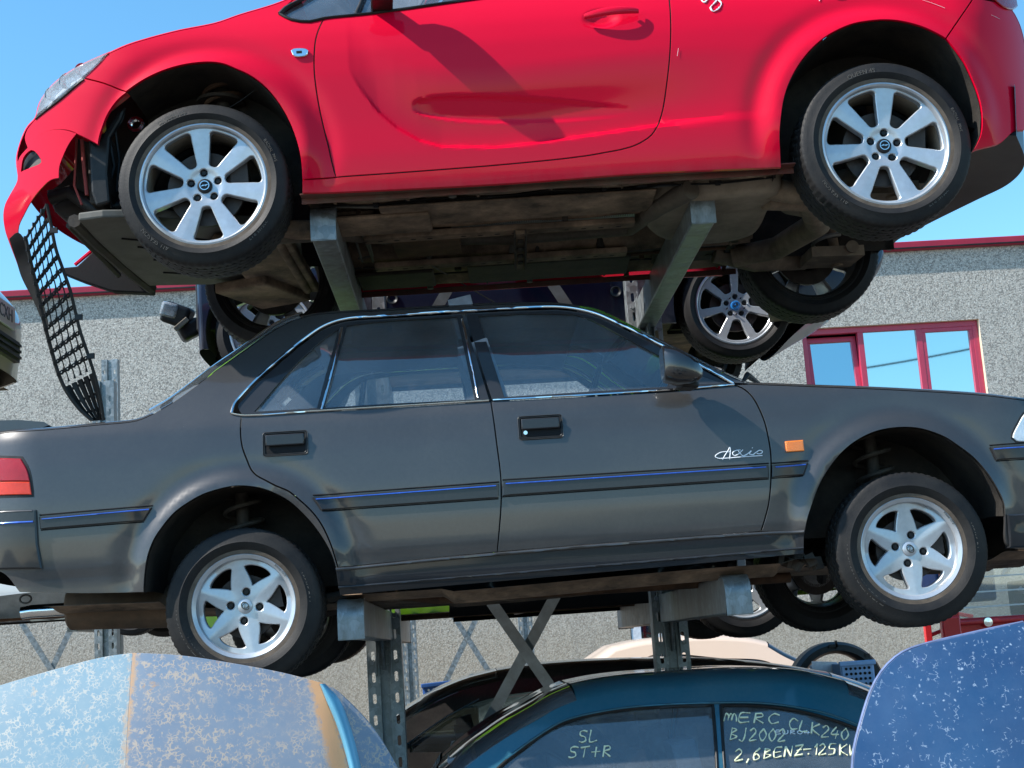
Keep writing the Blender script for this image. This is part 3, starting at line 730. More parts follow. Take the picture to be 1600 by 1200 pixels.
# window with three lights; the left one stands open
fw = .085; ww = wx1-wx0
fr = MB(); yf_ = .12
fr.box(((wx0+wx1)/2, yf_, wz1-fw/2), (ww, .09, fw)); fr.box(((wx0+wx1)/2, yf_, wz0+fw/2), (ww, .09, fw))
px_ = [wx0+fw/2, wx0+ww*.335, wx0+ww*.665, wx1-fw/2]
for x in px_: fr.box((x, yf_-.002, (wz0+wz1)/2), (fw, .09, wz1-wz0-2*fw+.004))
win = fr.build('window', M_CRIM, bl, 0, bevel=.006)
def pane(x0, x1, z0, z1, y, sash, tilt=0):
    s2 = MB(); t = sash
    if t:
        for zz in (z0+t/2, z1-t/2): s2.box(((x0+x1)/2, 0, zz), (x1-x0, .06, t))
        for xx in (x0+t/2, x1-t/2): s2.box((xx, 0, (z0+z1)/2), (t, .06, z1-z0-2*t+.002))
        o = s2.build('sash', M_CRIM, win, 0, bevel=.005); o.location = (0, y, 0)
    g = MB().box(((x0+x1)/2, 0, (z0+z1)/2), (x1-x0-2*t+.02, .012, z1-z0-2*t+.02)).build('pane', M_PANE, win, 0); g.location = (0, y+.01, 0)
    if tilt:
        piv = Vector((0, y, z0))
        for q in ([o] if t else [])+[g]:
            M_ = Matrix.Translation(piv) @ Matrix.Rotation(tilt, 4, 'X') @ Matrix.Translation(-piv); q.matrix_basis = M_ @ q.matrix_basis
pane(px_[0]+fw/2, px_[1]-fw/2, wz0+fw, wz1-fw-.02, yf_-.0, .075, radians(-6))
pane(px_[1]+fw/2, px_[2]-fw/2, wz0+fw, wz1-fw, yf_-.01, 0)
pane(px_[2]+fw/2, px_[3]-fw/2, wz0+fw, wz1-fw, yf_-.012, .055)
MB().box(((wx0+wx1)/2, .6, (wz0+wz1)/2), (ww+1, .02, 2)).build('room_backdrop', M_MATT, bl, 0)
# ground floor glazed entrance
en = MB(); w_ = dx1-dx0
for x in (dx0+.08, dx0+w_*.33, dx0+w_*.62, dx1-.06): en.box((x, .06, 1.15), (.14, .1, 2.3))
en.box(((dx0+dx1)/2, .055, 2.24), (w_, .1, .12)); eo = en.build('entrance_frame', M_WHITEF, bl, 0, bevel=.005)
MB().box(((dx0+dx1)/2, .09, 1.1), (w_-.2, .02, 2.2)).build('entrance_glass', M_GLASSD, eo, 0)
MB().box(((dx0+dx1)/2, .7, 1.1), (w_+.5, .02, 2.4)).build('entrance_interior', M_NAVY, eo, 0)
MB().box((dx0+w_*.8, .03, 1.75), (.3, .02, .3)).build('notice_board', M_PAPER, eo, 0)
# overhead cable seen mirrored in the window: virtual image lies 2*BY-y beyond the glass
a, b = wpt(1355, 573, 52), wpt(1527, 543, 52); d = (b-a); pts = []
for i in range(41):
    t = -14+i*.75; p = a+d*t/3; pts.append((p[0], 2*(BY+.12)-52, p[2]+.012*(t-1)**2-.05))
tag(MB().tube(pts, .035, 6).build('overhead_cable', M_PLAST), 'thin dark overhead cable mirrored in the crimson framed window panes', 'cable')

# ---------------------------------------------------------------- storage rack
def post_mb(Hh=5.2, wd=.185, dp=.11, slots=True, z0=0.):
    mb = MB(); hw = wd/2; g = .026
    for sgn in (-1, 1):
        x0, x1 = (g, hw) if sgn > 0 else (-hw, -g)
        holes = []
        if slots:
            zz = z0+.1
            while zz < Hh-.06:
                cx_ = (x0+x1)/2; holes.append([(cx_+.010*cos(q), zz+(.016 if sin(q) > 0 else -.016)+.010*sin(q)) for q in np.linspace(0, 2*pi, 13)[:-1]]); zz += .11
        outer = cr([(x0, z0), (x1, z0)], .03)+cr([(x1, z0), (x1, Hh)], .11)[1:]+cr([(x1, Hh), (x0, Hh)], .03)[1:]+cr([(x0, Hh), (x0, z0)], .11)[1:-1]
        s_ = sheet(outer, holes, lambda x, z: np.zeros_like(x), .2, 0, .0005, .003); mb.add(s_.v, s_.f)
    zm = (Hh+z0)/2; L = Hh-z0
    mb.box((0, .034, zm), (2*g, .003, L)); mb.box((-g, .018, zm), (.003, .032, L)); mb.box((g, .018, zm), (.003, .032, L))
    mb.box((-hw+.0015, dp/2+.002, zm), (.003, dp, L)); mb.box((hw-.0015, dp/2+.002, zm), (.003, dp, L))
    return mb
POSTM = {}
def arm_mb(L, hgt=.15, wd=.10):
    """from the post (y=0) towards -y, top face at z=0, rounded nose"""
    r = .075; prof = [(0, 0), (-L+r, 0)]+[(-L+r-r*sin(q), -r+r*cos(q)) for q in np.linspace(0, pi/2, 7)[1:]]+[(-L, -hgt+.012), (-L+.012, -hgt), (0, -hgt)]
    return MB().prism(prof, -wd/2, wd/2, 'x')
def nose_mb(L, hgt=.15, wd=.104):
    r = .077; y0 = -L-.004; o_ = [(y0+r+.03, .004), (y0+r, .004)]+[(y0+r-r*sin(q), -r+.004+r*cos(q)) for q in np.linspace(0, pi/2, 7)[1:]]+[(y0, -hgt-.003), (y0+.02, -hgt-.003)]
    i_ = [(y+.0035, z-.0035) for y, z in o_][::-1]; i_[0] = (o_[-1][0], o_[-1][1]+.004)
    return MB().prism(o_+i_, -wd/2, wd/2, 'x')
def rack_post(name, label, x, y, arms, group, Hh=5.2, front=2.0, back=2.1, lean=0):
    o = root(name, label, 'rack post', (x, y, 0), (0, 0, 0), group)
    k = ('p', Hh)
    if k not in POSTM: t_ = post_mb(Hh).build('column', M_GALV, None, 30); POSTM[k] = t_.data; bpy.data.objects.remove(t_)
    c_ = bpy.data.objects.new('column', POSTM[k]); COL.objects.link(c_); c_.parent = o
    MB().box((0, .05, .01), (.3, .3, .02)).build('base_plate', M_GALV, o, 0)
    for z in arms:
        for dr, L in ((1, front), (-1, back)):
            if not L: continue
            a_ = arm_mb(L).build('arm', M_GALV, o, 30, bevel=.006); a_.location = (0, 0 if dr > 0 else .115, z)
            n_ = nose_mb(L).build('arm_nose', M_GALV, a_, 40)
            g_ = MB().prism([(0, -.15), (-.16, -.15), (-.03, -.30), (0, -.30)], -.006, .006, 'x'); g_.prism([(0, .03), (-.05, .03), (-.05, -.33), (0, -.33)], -.042, -.038, 'x'); g_.prism([(0, .03), (-.05, .03), (-.05, -.33), (0, -.33)], .038, .042, 'x')
            g_.build('gusset', M_GALV, a_, 0)
            for x_ in (-.065, .065):
                for zz in (-.02, -.26): MB().cyl((x_, -.012, zz), (x_, .012, zz), .013, n=6).build('bolt', M_GALV, a_, 0)
            if dr < 0: a_.rotation_euler = (0, 0, pi)
    return o
RY = 7.6
GR = 'posts of the near storage rack'
zA, zB = 1.868, 3.475
rack_post('rack_post', 'slotted galvanised rack post left of the crossed braces under the grey saloon', -.47, RY, [zA], GR)
rack_post('rack_post', 'slotted galvanised rack post right of the crossed braces with its arm reaching right', 1.06, RY, [zA, zB], GR)
# the upper left arm sits on its own upright, a little farther left
rack_post('rack_post', 'galvanised rack post whose top arm carries the front of the red car', -.60, RY+.0, [zB], GR, front=2.05) if False else None
lp = [o for o in bpy.data.objects if o.name == 'rack_post'][0]
for dr, L in ((1, 2.05), (-1, 2.1)):
    a_ = arm_mb(L).build('arm', M_GALV, lp, 30, bevel=.006); a_.location = (-.04, 0 if dr > 0 else .115, zB)
    nose_mb(L).build('arm_nose', M_GALV, a_, 40)
    if dr < 0: a_.rotation_euler = (0, 0, pi)
def brace(P0, P1, y, label, group, w=.06, t=.006):
    a, b = Vector(P0), Vector(P1); d = b-a; L = d.length; mb = MB().box((L/2, 0, 0), (L, t, w))
    for x in (.03, L-.03): mb.cyl((x, -.012, 0), (x, .012, 0), .012, n=6)
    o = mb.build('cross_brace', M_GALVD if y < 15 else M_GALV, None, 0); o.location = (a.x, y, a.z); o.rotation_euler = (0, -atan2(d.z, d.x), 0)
    return tag(o, label, 'brace', group)
def pz(px, py, Y): p = wpt(px, py, Y); return (p[0], 0, p[2])
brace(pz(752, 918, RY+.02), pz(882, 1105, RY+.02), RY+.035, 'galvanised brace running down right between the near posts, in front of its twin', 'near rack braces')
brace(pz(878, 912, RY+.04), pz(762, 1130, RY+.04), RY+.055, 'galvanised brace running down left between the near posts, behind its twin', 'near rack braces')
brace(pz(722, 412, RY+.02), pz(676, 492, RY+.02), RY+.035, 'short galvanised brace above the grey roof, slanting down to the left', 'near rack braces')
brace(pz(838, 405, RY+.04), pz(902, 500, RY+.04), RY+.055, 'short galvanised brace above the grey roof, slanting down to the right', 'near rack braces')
# far rack against the building
GF = 'posts of the far rack by the building'
FY = 18.6
for px, py, lb, arms in ((640, 1010, 'sunlit narrow post by the wall, right of the near left post', []), (820, 960, 'sunlit narrow post by the wall seen behind the crossed braces', []),
                   (172, 640, '', [])):
    if not lb: continue
    p = wpt(px, py, FY); o = rack_post('far_rack_post', lb, p[0], FY, arms, GF, Hh=(2.9 if px > 500 else 5.1))
fb = 'thin crossed braces of the far rack'
brace(pz(702, 952, FY), pz(772, 1062, FY), FY+.03, 'thin sunlit far brace running down right toward the black roof', fb, .07)
brace(pz(752, 950, FY), pz(696, 1066, FY), FY+.05, 'thin sunlit far brace running down left to the dark blue crate', fb, .07)
brace(pz(32, 972, FY), pz(82, 1052, FY), FY+.03, 'shaded far brace at far left running down right', fb, .075)
brace(pz(114, 972, FY), pz(74, 1056, FY), FY+.05, 'shaded far brace beside the silencer running down left', fb, .075)
p = wpt(161, 640, 12.0)
rack_post('rack_post', 'upright galvanised post standing behind the dangling black grille', p[0], 12.0, [], None, Hh=wpt(160, 595, 12)[2])
# ---------------------------------------------------------------- grey saloon
g = Car('grey_saloon', 'dusty dark grey four door saloon with star alloy wheels held by rack arms', 'car', (.43, 5.5, 1.55), Wd=1.69)
gt = tab([(.28, .06), (.335, .03), (.37, .012), (.46, .010), (.50, .004), (.62, 0), (.76, 0), (.90, .008), (1.02, .026), (1.07, .048), (1.10, .062), (1.30, .155), (1.50, .262), (1.56, .30)], sig=.012)
g_ax = [(g.hit(383, 940), 0), (g.hit(1415, 856), 0)]
ga1, ga2 = g.hit(378, 905), g.hit(1413, 818)
gx0, gx1 = g.hit(60, 800)[0], g.hit(1560, 800)[0]
def gS(x, z):
    y = gt(z)
    for (ax, az), r0 in ((ga1, .372), (ga2, .385)):
        r = np.hypot(x-ax, z-az); up = sstep(az-.15, az+.02, z)
        y = y-.020*np.exp(-((r-r0)/.040)**2)*up+.02*np.exp(-((r-r0-.07)/.05)**2)*up*.35
    y = y+.20*np.clip((gx0-x)/.38, 0, 1.25)**2.2+.24*np.clip((x-gx1)/.5, 0, 1.2)**2.2
    return y
g.S = gS
X = g.T
g_chrome = [(362, 646), (366, 632), (378, 617), (400, 594), (425, 571), (450, 550), (478, 528), (500, 513), (520, 504), (545, 498), (600, 494), (740, 485), (800, 482), (870, 480), (905, 484), (932, 491), (960, 503), (1000, 522), (1040, 543), (1090, 569), (1146, 599)]
g_tail = [(-40, 893), (-48, 850), (-45, 780), (-38, 715), (-25, 690), (-10, 680)]
g_deck = [(-10, 680), (0, 677), (62, 672), (150, 664), (214, 657), (236, 648)]
g_rear = [(236, 648), (266, 631), (300, 607), (340, 577), (375, 553), (430, 515), (455, 502), (470, 497)]
g_roof = [(470, 497), (490, 492), (520, 489), (600, 485), (700, 479), (760, 476), (860, 475), (885, 477), (905, 480)]
g_ws = [(905, 480), (930, 485), (950, 493), (1000, 518), (1060, 548), (1130, 583), (1170, 600)]
g_hood = [(1170, 600), (1250, 603), (1400, 609), (1520, 616), (1600, 625), (1700, 645), (1750, 672)]
g_nose = [(1750, 672), (1768, 720), (1772, 800), (1762, 850)]
g_arch1 = [(526, 893), (518, 868), (506, 845), (490, 822), (472, 802), (452, 784), (431, 772), (410, 764), (386, 760), (366, 760), (345, 764), (317, 773), (292, 787), (272, 802), (255, 822), (241, 843), (232, 866), (227, 895), (225, 926)]
g_arch2 = [(1570, 806), (1568, 785), (1556, 760), (1540, 736), (1521, 715), (1499, 698), (1476, 683), (1450, 673), (1432, 669), (1412, 668), (1388, 670), (1367, 675), (1345, 685), (1326, 698), (1308, 716), (1292, 738), (1280, 760), (1270, 787), (1262, 812), (1258, 832)]
dr_rear = [(377, 650), (376, 680), (379, 700), (386, 719), (392, 733), (401, 743), (414, 750), (431, 759), (450, 767), (469, 782), (487, 799), (502, 819), (517, 851), (528, 887)]
dr_mid = [(767, 627), (772, 660), (777, 699), (781, 730), (783, 755), (783, 789), (780, 830), (777, 863)]
dr_front = [(1148, 602), (1159, 606), (1169, 613), (1179, 625), (1187, 640), (1195, 660), (1200, 681), (1204, 705), (1205, 727), (1204, 760), (1201, 788), (1196, 808), (1189, 831)]
C_ = lambda pts: cr(X(pts), .02)
g.panel('quarter_panel', join(C_(g_tail[:-1]), C_(g_deck), C_(g_rear), C_(g_roof), C_(g_ws), C_([(1170, 600), (1146, 599)]), C_(g_chrome[::-1]), C_([(362, 646), (377, 650)]), C_(dr_rear), C_([(528, 887), (526, 893)]), C_(g_arch1), C_([(225, 926), (130, 928), (30, 926)]), C_([(30, 926), (4, 896), (-40, 893)])), [], M_GREY, h=.018)
belt = [(377, 650), (500, 643), (600, 637), (766, 627)]
g.panel('rear_door', join(C_(belt), C_(dr_mid), C_([(777, 863), (528, 887)]), C_(dr_rear[::-1])), [], M_GREY, h=.018)
belt2 = [(767, 627), (900, 620), (1062, 610), (1148, 602)]
g.panel('front_door', join(C_(belt2), C_(dr_front), C_([(1189, 831), (777, 863)]), C_(dr_mid[::-1])), [], M_GREY, h=.018)
g.panel('front_fender', join(C_([(1150, 601), (1170, 600)]), C_(g_hood), C_(g_nose), C_([(1762, 850), (1660, 853), (1574, 853), (1570, 806)]), C_(g_arch2), C_([(1258, 832), (1189, 831)]), C_(dr_front[::-1])), [], M_GREY, h=.018)
g.panel('sill', join(C_([(524, 889), (777, 865), (1189, 833), (1257, 830)]), C_([(1257, 830), (1256, 866)]), C_([(1256, 866), (1100, 881), (830, 905), (531, 931)]), C_([(531, 931), (524, 889)])), [], M_GREYTRIM, off=-.006, h=.02)
g.strip('sill_trim', C_([(525, 890), (777, 866), (1189, 834), (1256, 831)]), .0065, M_GREY, off=-.009)
g.strip('sill_lip', C_([(529, 918), (830, 893), (1100, 870), (1255, 856)]), .0045, M_GREYTRIM, off=-.008)
# window frames and glass
qg = join(C_([(397, 643), (450, 640), (495, 637)]), C_([(495, 637), (529, 514)]), C_([(529, 514), (500, 534), (450, 582), (397, 643)]))
rg = join(C_([(507, 637), (600, 631), (742, 624)]), C_([(742, 624), (714, 495)]), C_([(714, 495), (600, 502), (541, 509)]), C_([(541, 509), (507, 637)]))
fg = join(C_([(788, 620), (900, 613), (1042, 604)]), C_([(1042, 604), (1062, 571)]), C_([(1062, 571), (1030, 555), (980, 529), (935, 505), (915, 496), (897, 491)]), C_([(897, 491), (820, 490), (747, 494)]), C_([(747, 494), (788, 620)]))
top_r = [(766, 626), (748, 560), (724, 489)]
g.panel('window_frame', join(C_([(378, 649), (500, 642), (600, 636), (765, 626)]), C_([(765, 626), (745, 560), (722, 490)]), C_([(722, 490), (600, 497), (545, 501), (522, 507), (503, 516), (480, 532), (452, 554), (427, 576), (402, 598), (381, 622), (371, 634), (378, 649)])), [qg, rg], M_GREYTRIM, off=.004, h=.025, gap=.001)
g.panel('window_frame', join(C_([(769, 625), (900, 617), (1062, 607), (1142, 600)]), C_([(1142, 600), (1088, 572), (1038, 546), (998, 525), (958, 506), (930, 494), (904, 487), (870, 483)]), C_([(870, 483), (800, 485), (727, 489)]), C_([(727, 489), (748, 560), (769, 625)])), [fg], M_GREYTRIM, off=.004, h=.025, gap=.001)
for q in (qg, rg, fg): g.panel('window', offset(q, -.006), [], M_GLASS, off=.016, gap=0, th=.003, h=.08)
g.panel('mirror_sail', join(C_([(1044, 603), (1064, 573)]), C_([(1064, 573), (1100, 588), (1136, 600)]), C_([(1136, 600), (1044, 603)])), [], M_GREY, off=.003, h=.02)
g.strip('chrome_surround', C_(g_chrome), .0062, M_CHROME, off=-.005)
g.strip('belt_chrome', C_([(362, 646), (377, 649), (500, 642), (600, 636), (764, 626)]), .0045, M_CHROME, off=-.004)
g.strip('belt_chrome', C_([(770, 625), (900, 618), (1062, 608), (1147, 601)]), .0045, M_CHROME, off=-.004)
g.strip('window_divider', C_([(502, 640), (519, 578), (534, 512)]), .007, M_CHROME, off=.004)
g.strip('window_seal', C_([(722, 498), (733, 550), (747, 622)]), .006, M_CHROME, off=.006)
# skins across the car
for nm, pts, mt, rs in (('tail_skin', g_tail, M_GREY, .08), ('boot_lid', g_deck, M_GREY, .03), ('rear_screen', g_rear, M_GLASS, .06), ('roof', g_roof, M_GREY, .03), ('bonnet', g_hood, M_GREY, .02), ('nose_skin', g_nose, M_GREY, .10)):
    g.loft(nm, C_(pts), mt, rs, .10 if nm == 'rear_screen' else .045)
ws = C_(g_ws); k = len(ws)*2//5
g.loft('windscreen', ws[k-1:], M_GLASS, .05, .045); g.loft('sun_band', ws[:k], M_BANDG, .05, .045)
g.loft('headlining', [(x, z-.035) for x, z in C_(g_roof)], M_LINING, .02, .02, off=.04)
# mouldings, their blue reflected highlight drawn as a coloured strip
for a in ([(489, 777), (779, 756), (779, 778), (503, 797)], [(785, 753), (1200, 727), (1201, 747), (785, 775)], [(1206, 727), (1262, 723), (1255, 742), (1206, 746)], [(62, 808), (238, 793), (225, 814), (64, 827)], [(1546, 699), (1720, 700), (1720, 722), (1556, 719)]):
    q = X(a); out = join(*[cr([q[i], q[(i+1) % 4]], .03) for i in range(4)])
    g.strip('moulding_shadow_line', cr(X([(a[0][0], a[0][1]-3), (a[1][0]+1, a[1][1]-3)]), .05), .0042, M_MATT, off=.0015); g.strip('moulding_shadow_line', cr(X([(a[3][0], a[3][1]+1.5), (a[2][0], a[2][1]+1.5)]), .05), .003, M_MATT, off=.001)  # matt black strips drawn as shadow lines above and below the moulding
    g.panel('moulding', out, [], M_GREYTRIM, off=-.011, gap=0, th=.02, h=.03, ch=.004)
    a0, a1 = a[0], a[1]; g.strip('moulding_highlight', cr(X([(a0[0]+5, a0[1]+3.5), (a1[0]-4, a1[1]+3.5)]), .05), .0028, M_BLUEHL, off=-.0125)
rb = [(67, 889), (60, 850), (57, 797), (-52, 803), (-56, 893)]
g.panel('rear_bumper', join(*[cr([X(rb)[i], X(rb)[(i+1) % 5]], .03) for i in range(5)]), [], M_GREYTRIM, off=-.016, gap=0, th=.05, h=.03, ch=.006)
g.strip('bumper_highlight', cr(X([(-48, 806), (52, 799)]), .05), .004, M_GREY, off=-.014)
g.strip('bumper_strip', cr(X([(-45, 824), (54, 816)]), .05), .004, M_BLUEHL, off=-.019)
fbp = [(1573, 804), (1778, 800), (1768, 856), (1576, 856)]
g.panel('front_bumper', join(*[cr([X(fbp)[i], X(fbp)[(i+1) % 4]], .03) for i in range(4)]), [], M_GREYTRIM, off=-.014, gap=0, th=.05, h=.03, ch=.006)
tl = join(C_([(-44, 716), (34, 716)]), C_([(34, 716), (44, 735), (51, 774)]), C_([(51, 774), (-44, 779)]), C_([(-44, 779), (-44, 716)]))
g.panel('tail_lamp_frame', offset(tl, -.008), [], M_PLAST, off=-.001, gap=0, h=.03)
tlt = join(C_([(-44, 717), (33, 717)]), C_([(33, 717), (43, 735), (47, 752)]), C_([(47, 752), (-44, 755)]), C_([(-44, 755), (-44, 717)]))
tlb = join(C_([(-44, 756), (47, 753)]), C_([(47, 753), (50, 773)]), C_([(50, 773), (-44, 778)]), C_([(-44, 778), (-44, 756)]))
g.panel('tail_lamp', tlt, [], M_TAILR, off=-.006, gap=0, h=.02, ch=.003); g.panel('tail_lamp', tlb, [], M_TAILO, off=-.006, gap=0, h=.02, ch=.003)
hl = cr(X([(1582, 684), (1590, 664), (1606, 643), (1680, 655), (1735, 680), (1680, 690), (1600, 690), (1588, 689)]), .02, True)
g.panel('headlight_frame', offset(hl, -.008), [], M_PLAST, off=-.001, gap=0); g.panel('headlight', hl, [], M_LAMPW, off=-.006, gap=0, ch=.003)
ind = cr(X([(1226, 689), (1254, 688), (1256, 704), (1228, 707)]), .01, False); ind = join(*[cr([X([(1226, 690), (1254, 688), (1256, 705), (1228, 707)])[i], X([(1226, 690), (1254, 688), (1256, 705), (1228, 707)])[(i+1) % 4]], .01) for i in range(4)])
g.panel('side_indicator', ind, [], M_AMBER, off=-.012, gap=0, th=.012, ch=.003, h=.012)
# handles: recessed cup, frame, flap
def handle(px0, py0, px1, py1, key):
    (x0, z1), (x1, z0) = g.hit(px0, py0), g.hit(px1, py1); xm, zm = (x0+x1)/2, (z0+z1)/2; w, h_ = x1-x0, z1-z0
    def rr_(w, h_, r=.012):
        out = []
        for cx_, cz_, a0 in ((1, 1, 0), (-1, 1, pi/2), (-1, -1, pi), (1, -1, 3*pi/2)):
            out += [(xm+cx_*(w/2-r)+r*cos(a0+q), zm+cz_*(h_/2-r)+r*sin(a0+q)) for q in np.linspace(0, pi/2, 5)]
        return out
    fr_ = g.panel('door_handle', rr_(w, h_), [rr_(w-.016, h_-.014, .008)], M_PLAST, off=-.006, gap=0, h=.02, ch=.002, th=.02)
    p = g.panel('handle_cup', rr_(w-.014, h_-.012, .008), [], M_MATT, off=.001-.004, gap=0, h=.03, parent=fr_, both=False)
    y = float(g.S(np.array([xm]), np.array([zm]))[0])
    MB().box((xm, y-.012, zm+h_*.14), (w-.022, .012, h_*.48)).build('handle_flap', M_GREYTRIM, fr_, 40, bevel=.005, seg=3)
    if key: MB().cyl((x0+.026, y-.012, zm-h_*.22), (x0+.026, y, zm-h_*.22), .008, n=16).build('key_lock', M_CHROME, fr_)
    g.strip('handle_rim', rr_(w+.002, h_+.002)+rr_(w+.002, h_+.002)[:1], .0016, M_GREY, off=-.006, both=False)
handle(411, 677, 481, 709, False); handle(809, 652, 880, 683, True)
# script badge on the door
def strokes(car, lst, r, mat, name, off=-.003, parent=None):
    mb = MB()
    for pts in lst:
        P = cr([car.hit(*p) for p in pts], .004) if len(pts) > 2 else [car.hit(*p) for p in pts]
        q0 = random.random()*9; mb.tube([(x, float(car.S(np.array([x]), np.array([z]))[0])+off, z) for x, z in P], [r*(1+.35*sin(i*.55+q0)+.2*sin(i*1.7+q0)) for i in range(len(P))] if r > .002 else r, 5)
    return mb.build(name, mat, parent or car.o, 60)
strokes(g, [[(1140, 698.8), (1137, 705), (1133, 711), (1129, 718)], [(1140.6, 698.8), (1141, 705), (1140, 717.5)], [(1140, 706.5), (1132.5, 706), (1123.8, 708), (1117.5, 713), (1121, 716), (1131, 716.3), (1152.5, 714.6), (1177.5, 712.8), (1191, 712)],
            [(1157, 703.4), (1150.5, 703.8), (1144.5, 708), (1147, 712), (1153.5, 709.5), (1160.5, 703)], [(1152, 703), (1156, 708), (1160.5, 712.2), (1166, 710.5), (1173.5, 704.5)], [(1173.8, 704.5), (1171, 709.5), (1176, 710.5), (1181, 707), (1187, 703.8), (1191, 705.3), (1190, 708), (1186, 709.4), (1182, 708.4)],
            [(1175, 699.6), (1175.8, 700.4)]], .0019, M_CHALKW, 'script_badge')
MB().tube([g.aty(1160, 597, .12), g.aty(1168, 586, .14), g.aty(1176, 592, .2), g.aty(1186, 598, .3)], [.006, .014, .012, .006], 8).build('wiper_arm', M_PLAST, g.o)
# door mirror
P = g.h3(1062, 577); mm = MB()
cx_, cy_, cz_ = g.aty(1068, 578, -.09)
secs = []
prof = [(-.084, .046, .060), (-.078, .058, .071), (-.03, .064, .070), (.02, .058, .056), (.052, .044, .040), (.070, .022, .018)]
for dx, hy, hz in prof: secs.append([(cx_+dx, cy_+hy*1.2*np.sign(cos(q))*abs(cos(q))**.6, cz_+.004-.30*dx+hz*np.sign(sin(q))*abs(sin(q))**.55) for q in np.linspace(0, 2*pi, 25)])
mm.grid(secs); mm.add(secs[0][:-1], [tuple(range(24))]); mm.add(secs[-1][:-1], [tuple(range(24))])
mo = mm.build('door_mirror', M_GLOSSB, g.o, 60)
MB().box((cx_+.02, cy_+.06, cz_-.052), (.07, .09, .03), (0, .1, .2)).build('mirror_arm', M_PLAST, mo, 40, bevel=.01)
mirror(mm, g.Wd).build('door_mirror', M_PLAST, g.o, 60)
# spoiler on the boot
sp = []
for y in np.linspace(.16, g.Wd-.16, 14):
    x0 = g.hit(-20, 660)[0]; x1, zt_ = g.hit(60, 664); e = .03*(1-abs(y-g.Wd/2)/(g.Wd/2-.16))
    sp.append([(x0-e, y, zt_+.030), (x0+.03, y, zt_+.047), (x0+.12, y, zt_+.045+e*.3), (x1-.01, y, zt_+.030), (x1+.01, y, zt_+.016), (x1-.03, y, zt_+.004), (x0+.03, y, zt_+.002), (x0-e, y, zt_+.030)])
sb = MB().grid(sp); sb.add(sp[0][:-1], [tuple(range(7))]); sb.add(sp[-1][:-1], [tuple(range(7))]); sb.build('boot_spoiler', M_GREY, g.o, 50)
# wheel housings, wheels, springs
liner(g, 'wheel_housing', X(g_arch1), .40); liner(g, 'wheel_housing', X(g_arch2), .40)
wr, wf = g.aty(381, 947, .035), g.aty(1424.5, 857, .015)
wheel(g.o, wr, 'star', .305, .197, .185, 0., 'sedan', spin=radians(-9), rub=M_RUBW)
wheel(g.o, wf, 'star', .305, .197, .185, 0., 'sedan', spin=radians(-2), rub=M_RUBW, rz=radians(-1))
wheel(g.o, (wr[0], g.Wd-.035, wr[2]), 'star', .305, .197, .185, 0., 'sedan', rz=pi)
wheel(g.o, (wf[0], g.Wd-.015, wf[2]), 'star', .305, .197, .185, 0., 'sedan', rz=pi)
MSPR = simple('dark_spring', (.055, .05, .045), .7, .2, .4, 10, .3, 40, ((.12, .09, .06), .5))
for (x, y, z), top_ in ((wr, .34), (wf, .36)):
    for yy in (.30, g.Wd-.30): sm = MB(); coil(sm, (x-.02, yy, z+.20), (x-.04, yy, z+.52), .075, .009, 4); sm.cyl((x-.02, yy, z-.05), (x-.04, yy, z+.55), .028, n=12); sm.cyl((x-.02, yy, z+.175), (x-.02, yy, z+.20), .095, n=24); sm.build('coil_spring', MSPR, g.o)
ax = MB(); MSPA = M_UNDERD; ax.cyl((wr[0], .15, wr[2]-.01), (wr[0], g.Wd-.15, wr[2]-.01), .028)
for s_ in (0, 1):
    yy = .2 if s_ == 0 else g.Wd-.2
    MB().tube([(wf[0], yy, wf[2]-.05), (wf[0]-.08, (.6 if s_ == 0 else g.Wd-.6), wf[2]+.02)], .025, 8).build('suspension_arm', M_UNDERD, g.o); MB().tube([(wr[0], yy, wr[2]-.03), (wr[0]+.45, yy+.05*(1-2*s_), wr[2]+.04)], .02, 8).build('suspension_arm', M_UNDERD, g.o); MB().tube([(wr[0], yy, wr[2]-.06), (wr[0]+.1, (.6 if s_ == 0 else g.Wd-.6), wr[2]+.04)], .022, 8).build('suspension_arm', M_UNDERD, g.o)
ax.build('rear_beam', M_UNDERD, g.o)
# floor
fz = .34; G = []
for x in np.linspace(g.hit(60, 900)[0], g.hit(1720, 800)[0], 90):
    zz = fz+.015*sin(x*2.1)-.012*(x > g.hit(700, 900)[0])*(x < g.hit(1230, 880)[0]); G.append([(x, y, zz+.012*sin(y*14)-.03*exp_) for y, exp_ in [(y, math.exp(-((y-.25)/.10)**2)*(1 if g.hit(700, 900)[0] < x < g.hit(1230, 880)[0] else 0)) for y in np.linspace(.05, g.Wd-.05, 40)]])
fl = MB()
for i in range(89):
    xm = G[i][0][0]; near = min(abs(xm-wr[0]), abs(xm-wf[0])) < .37
    for j in range(39):
        if near and (G[i][j][1] < .36 or G[i][j][1] > g.Wd-.4): continue
        fl.add([G[i][j], G[i+1][j], G[i+1][j+1], G[i][j+1]], [(0, 1, 2, 3)])
fl.build('underbody', M_UNDER, g.o, 60)
a, b = g.aty(108, 951, .42), g.aty(300, 946, .42)
mf = MB(); mf.tube([a, (a[0]+.012, a[1], a[2]), (b[0]-.02, b[1], b[2]), b], [.078, .088, .088, .07], 26); mo = mf.build('silencer', simple('silencer_rust', (.15, .095, .06), .75, .3, .35, 8, .4, 40, ((.05, .04, .03), .6)), g.o, 40)
c1, c2 = g.aty(34, 958, .42), g.aty(120, 951, .42); MB().tube([c1, (c1[0]+.04, c1[1], c1[2]+.004), c2], [.026, .027, .027], 18, caps=False).build('tail_pipe', M_CHROME, mo)
MB().tube([b, (b[0]+.4, .6, b[2]+.08), (b[0]+1., .7, fz-.02), (g.hit(1300, 850)[0], .8, fz-.02)], .024, 10).build('exhaust_pipe', M_RUSTY, mo)
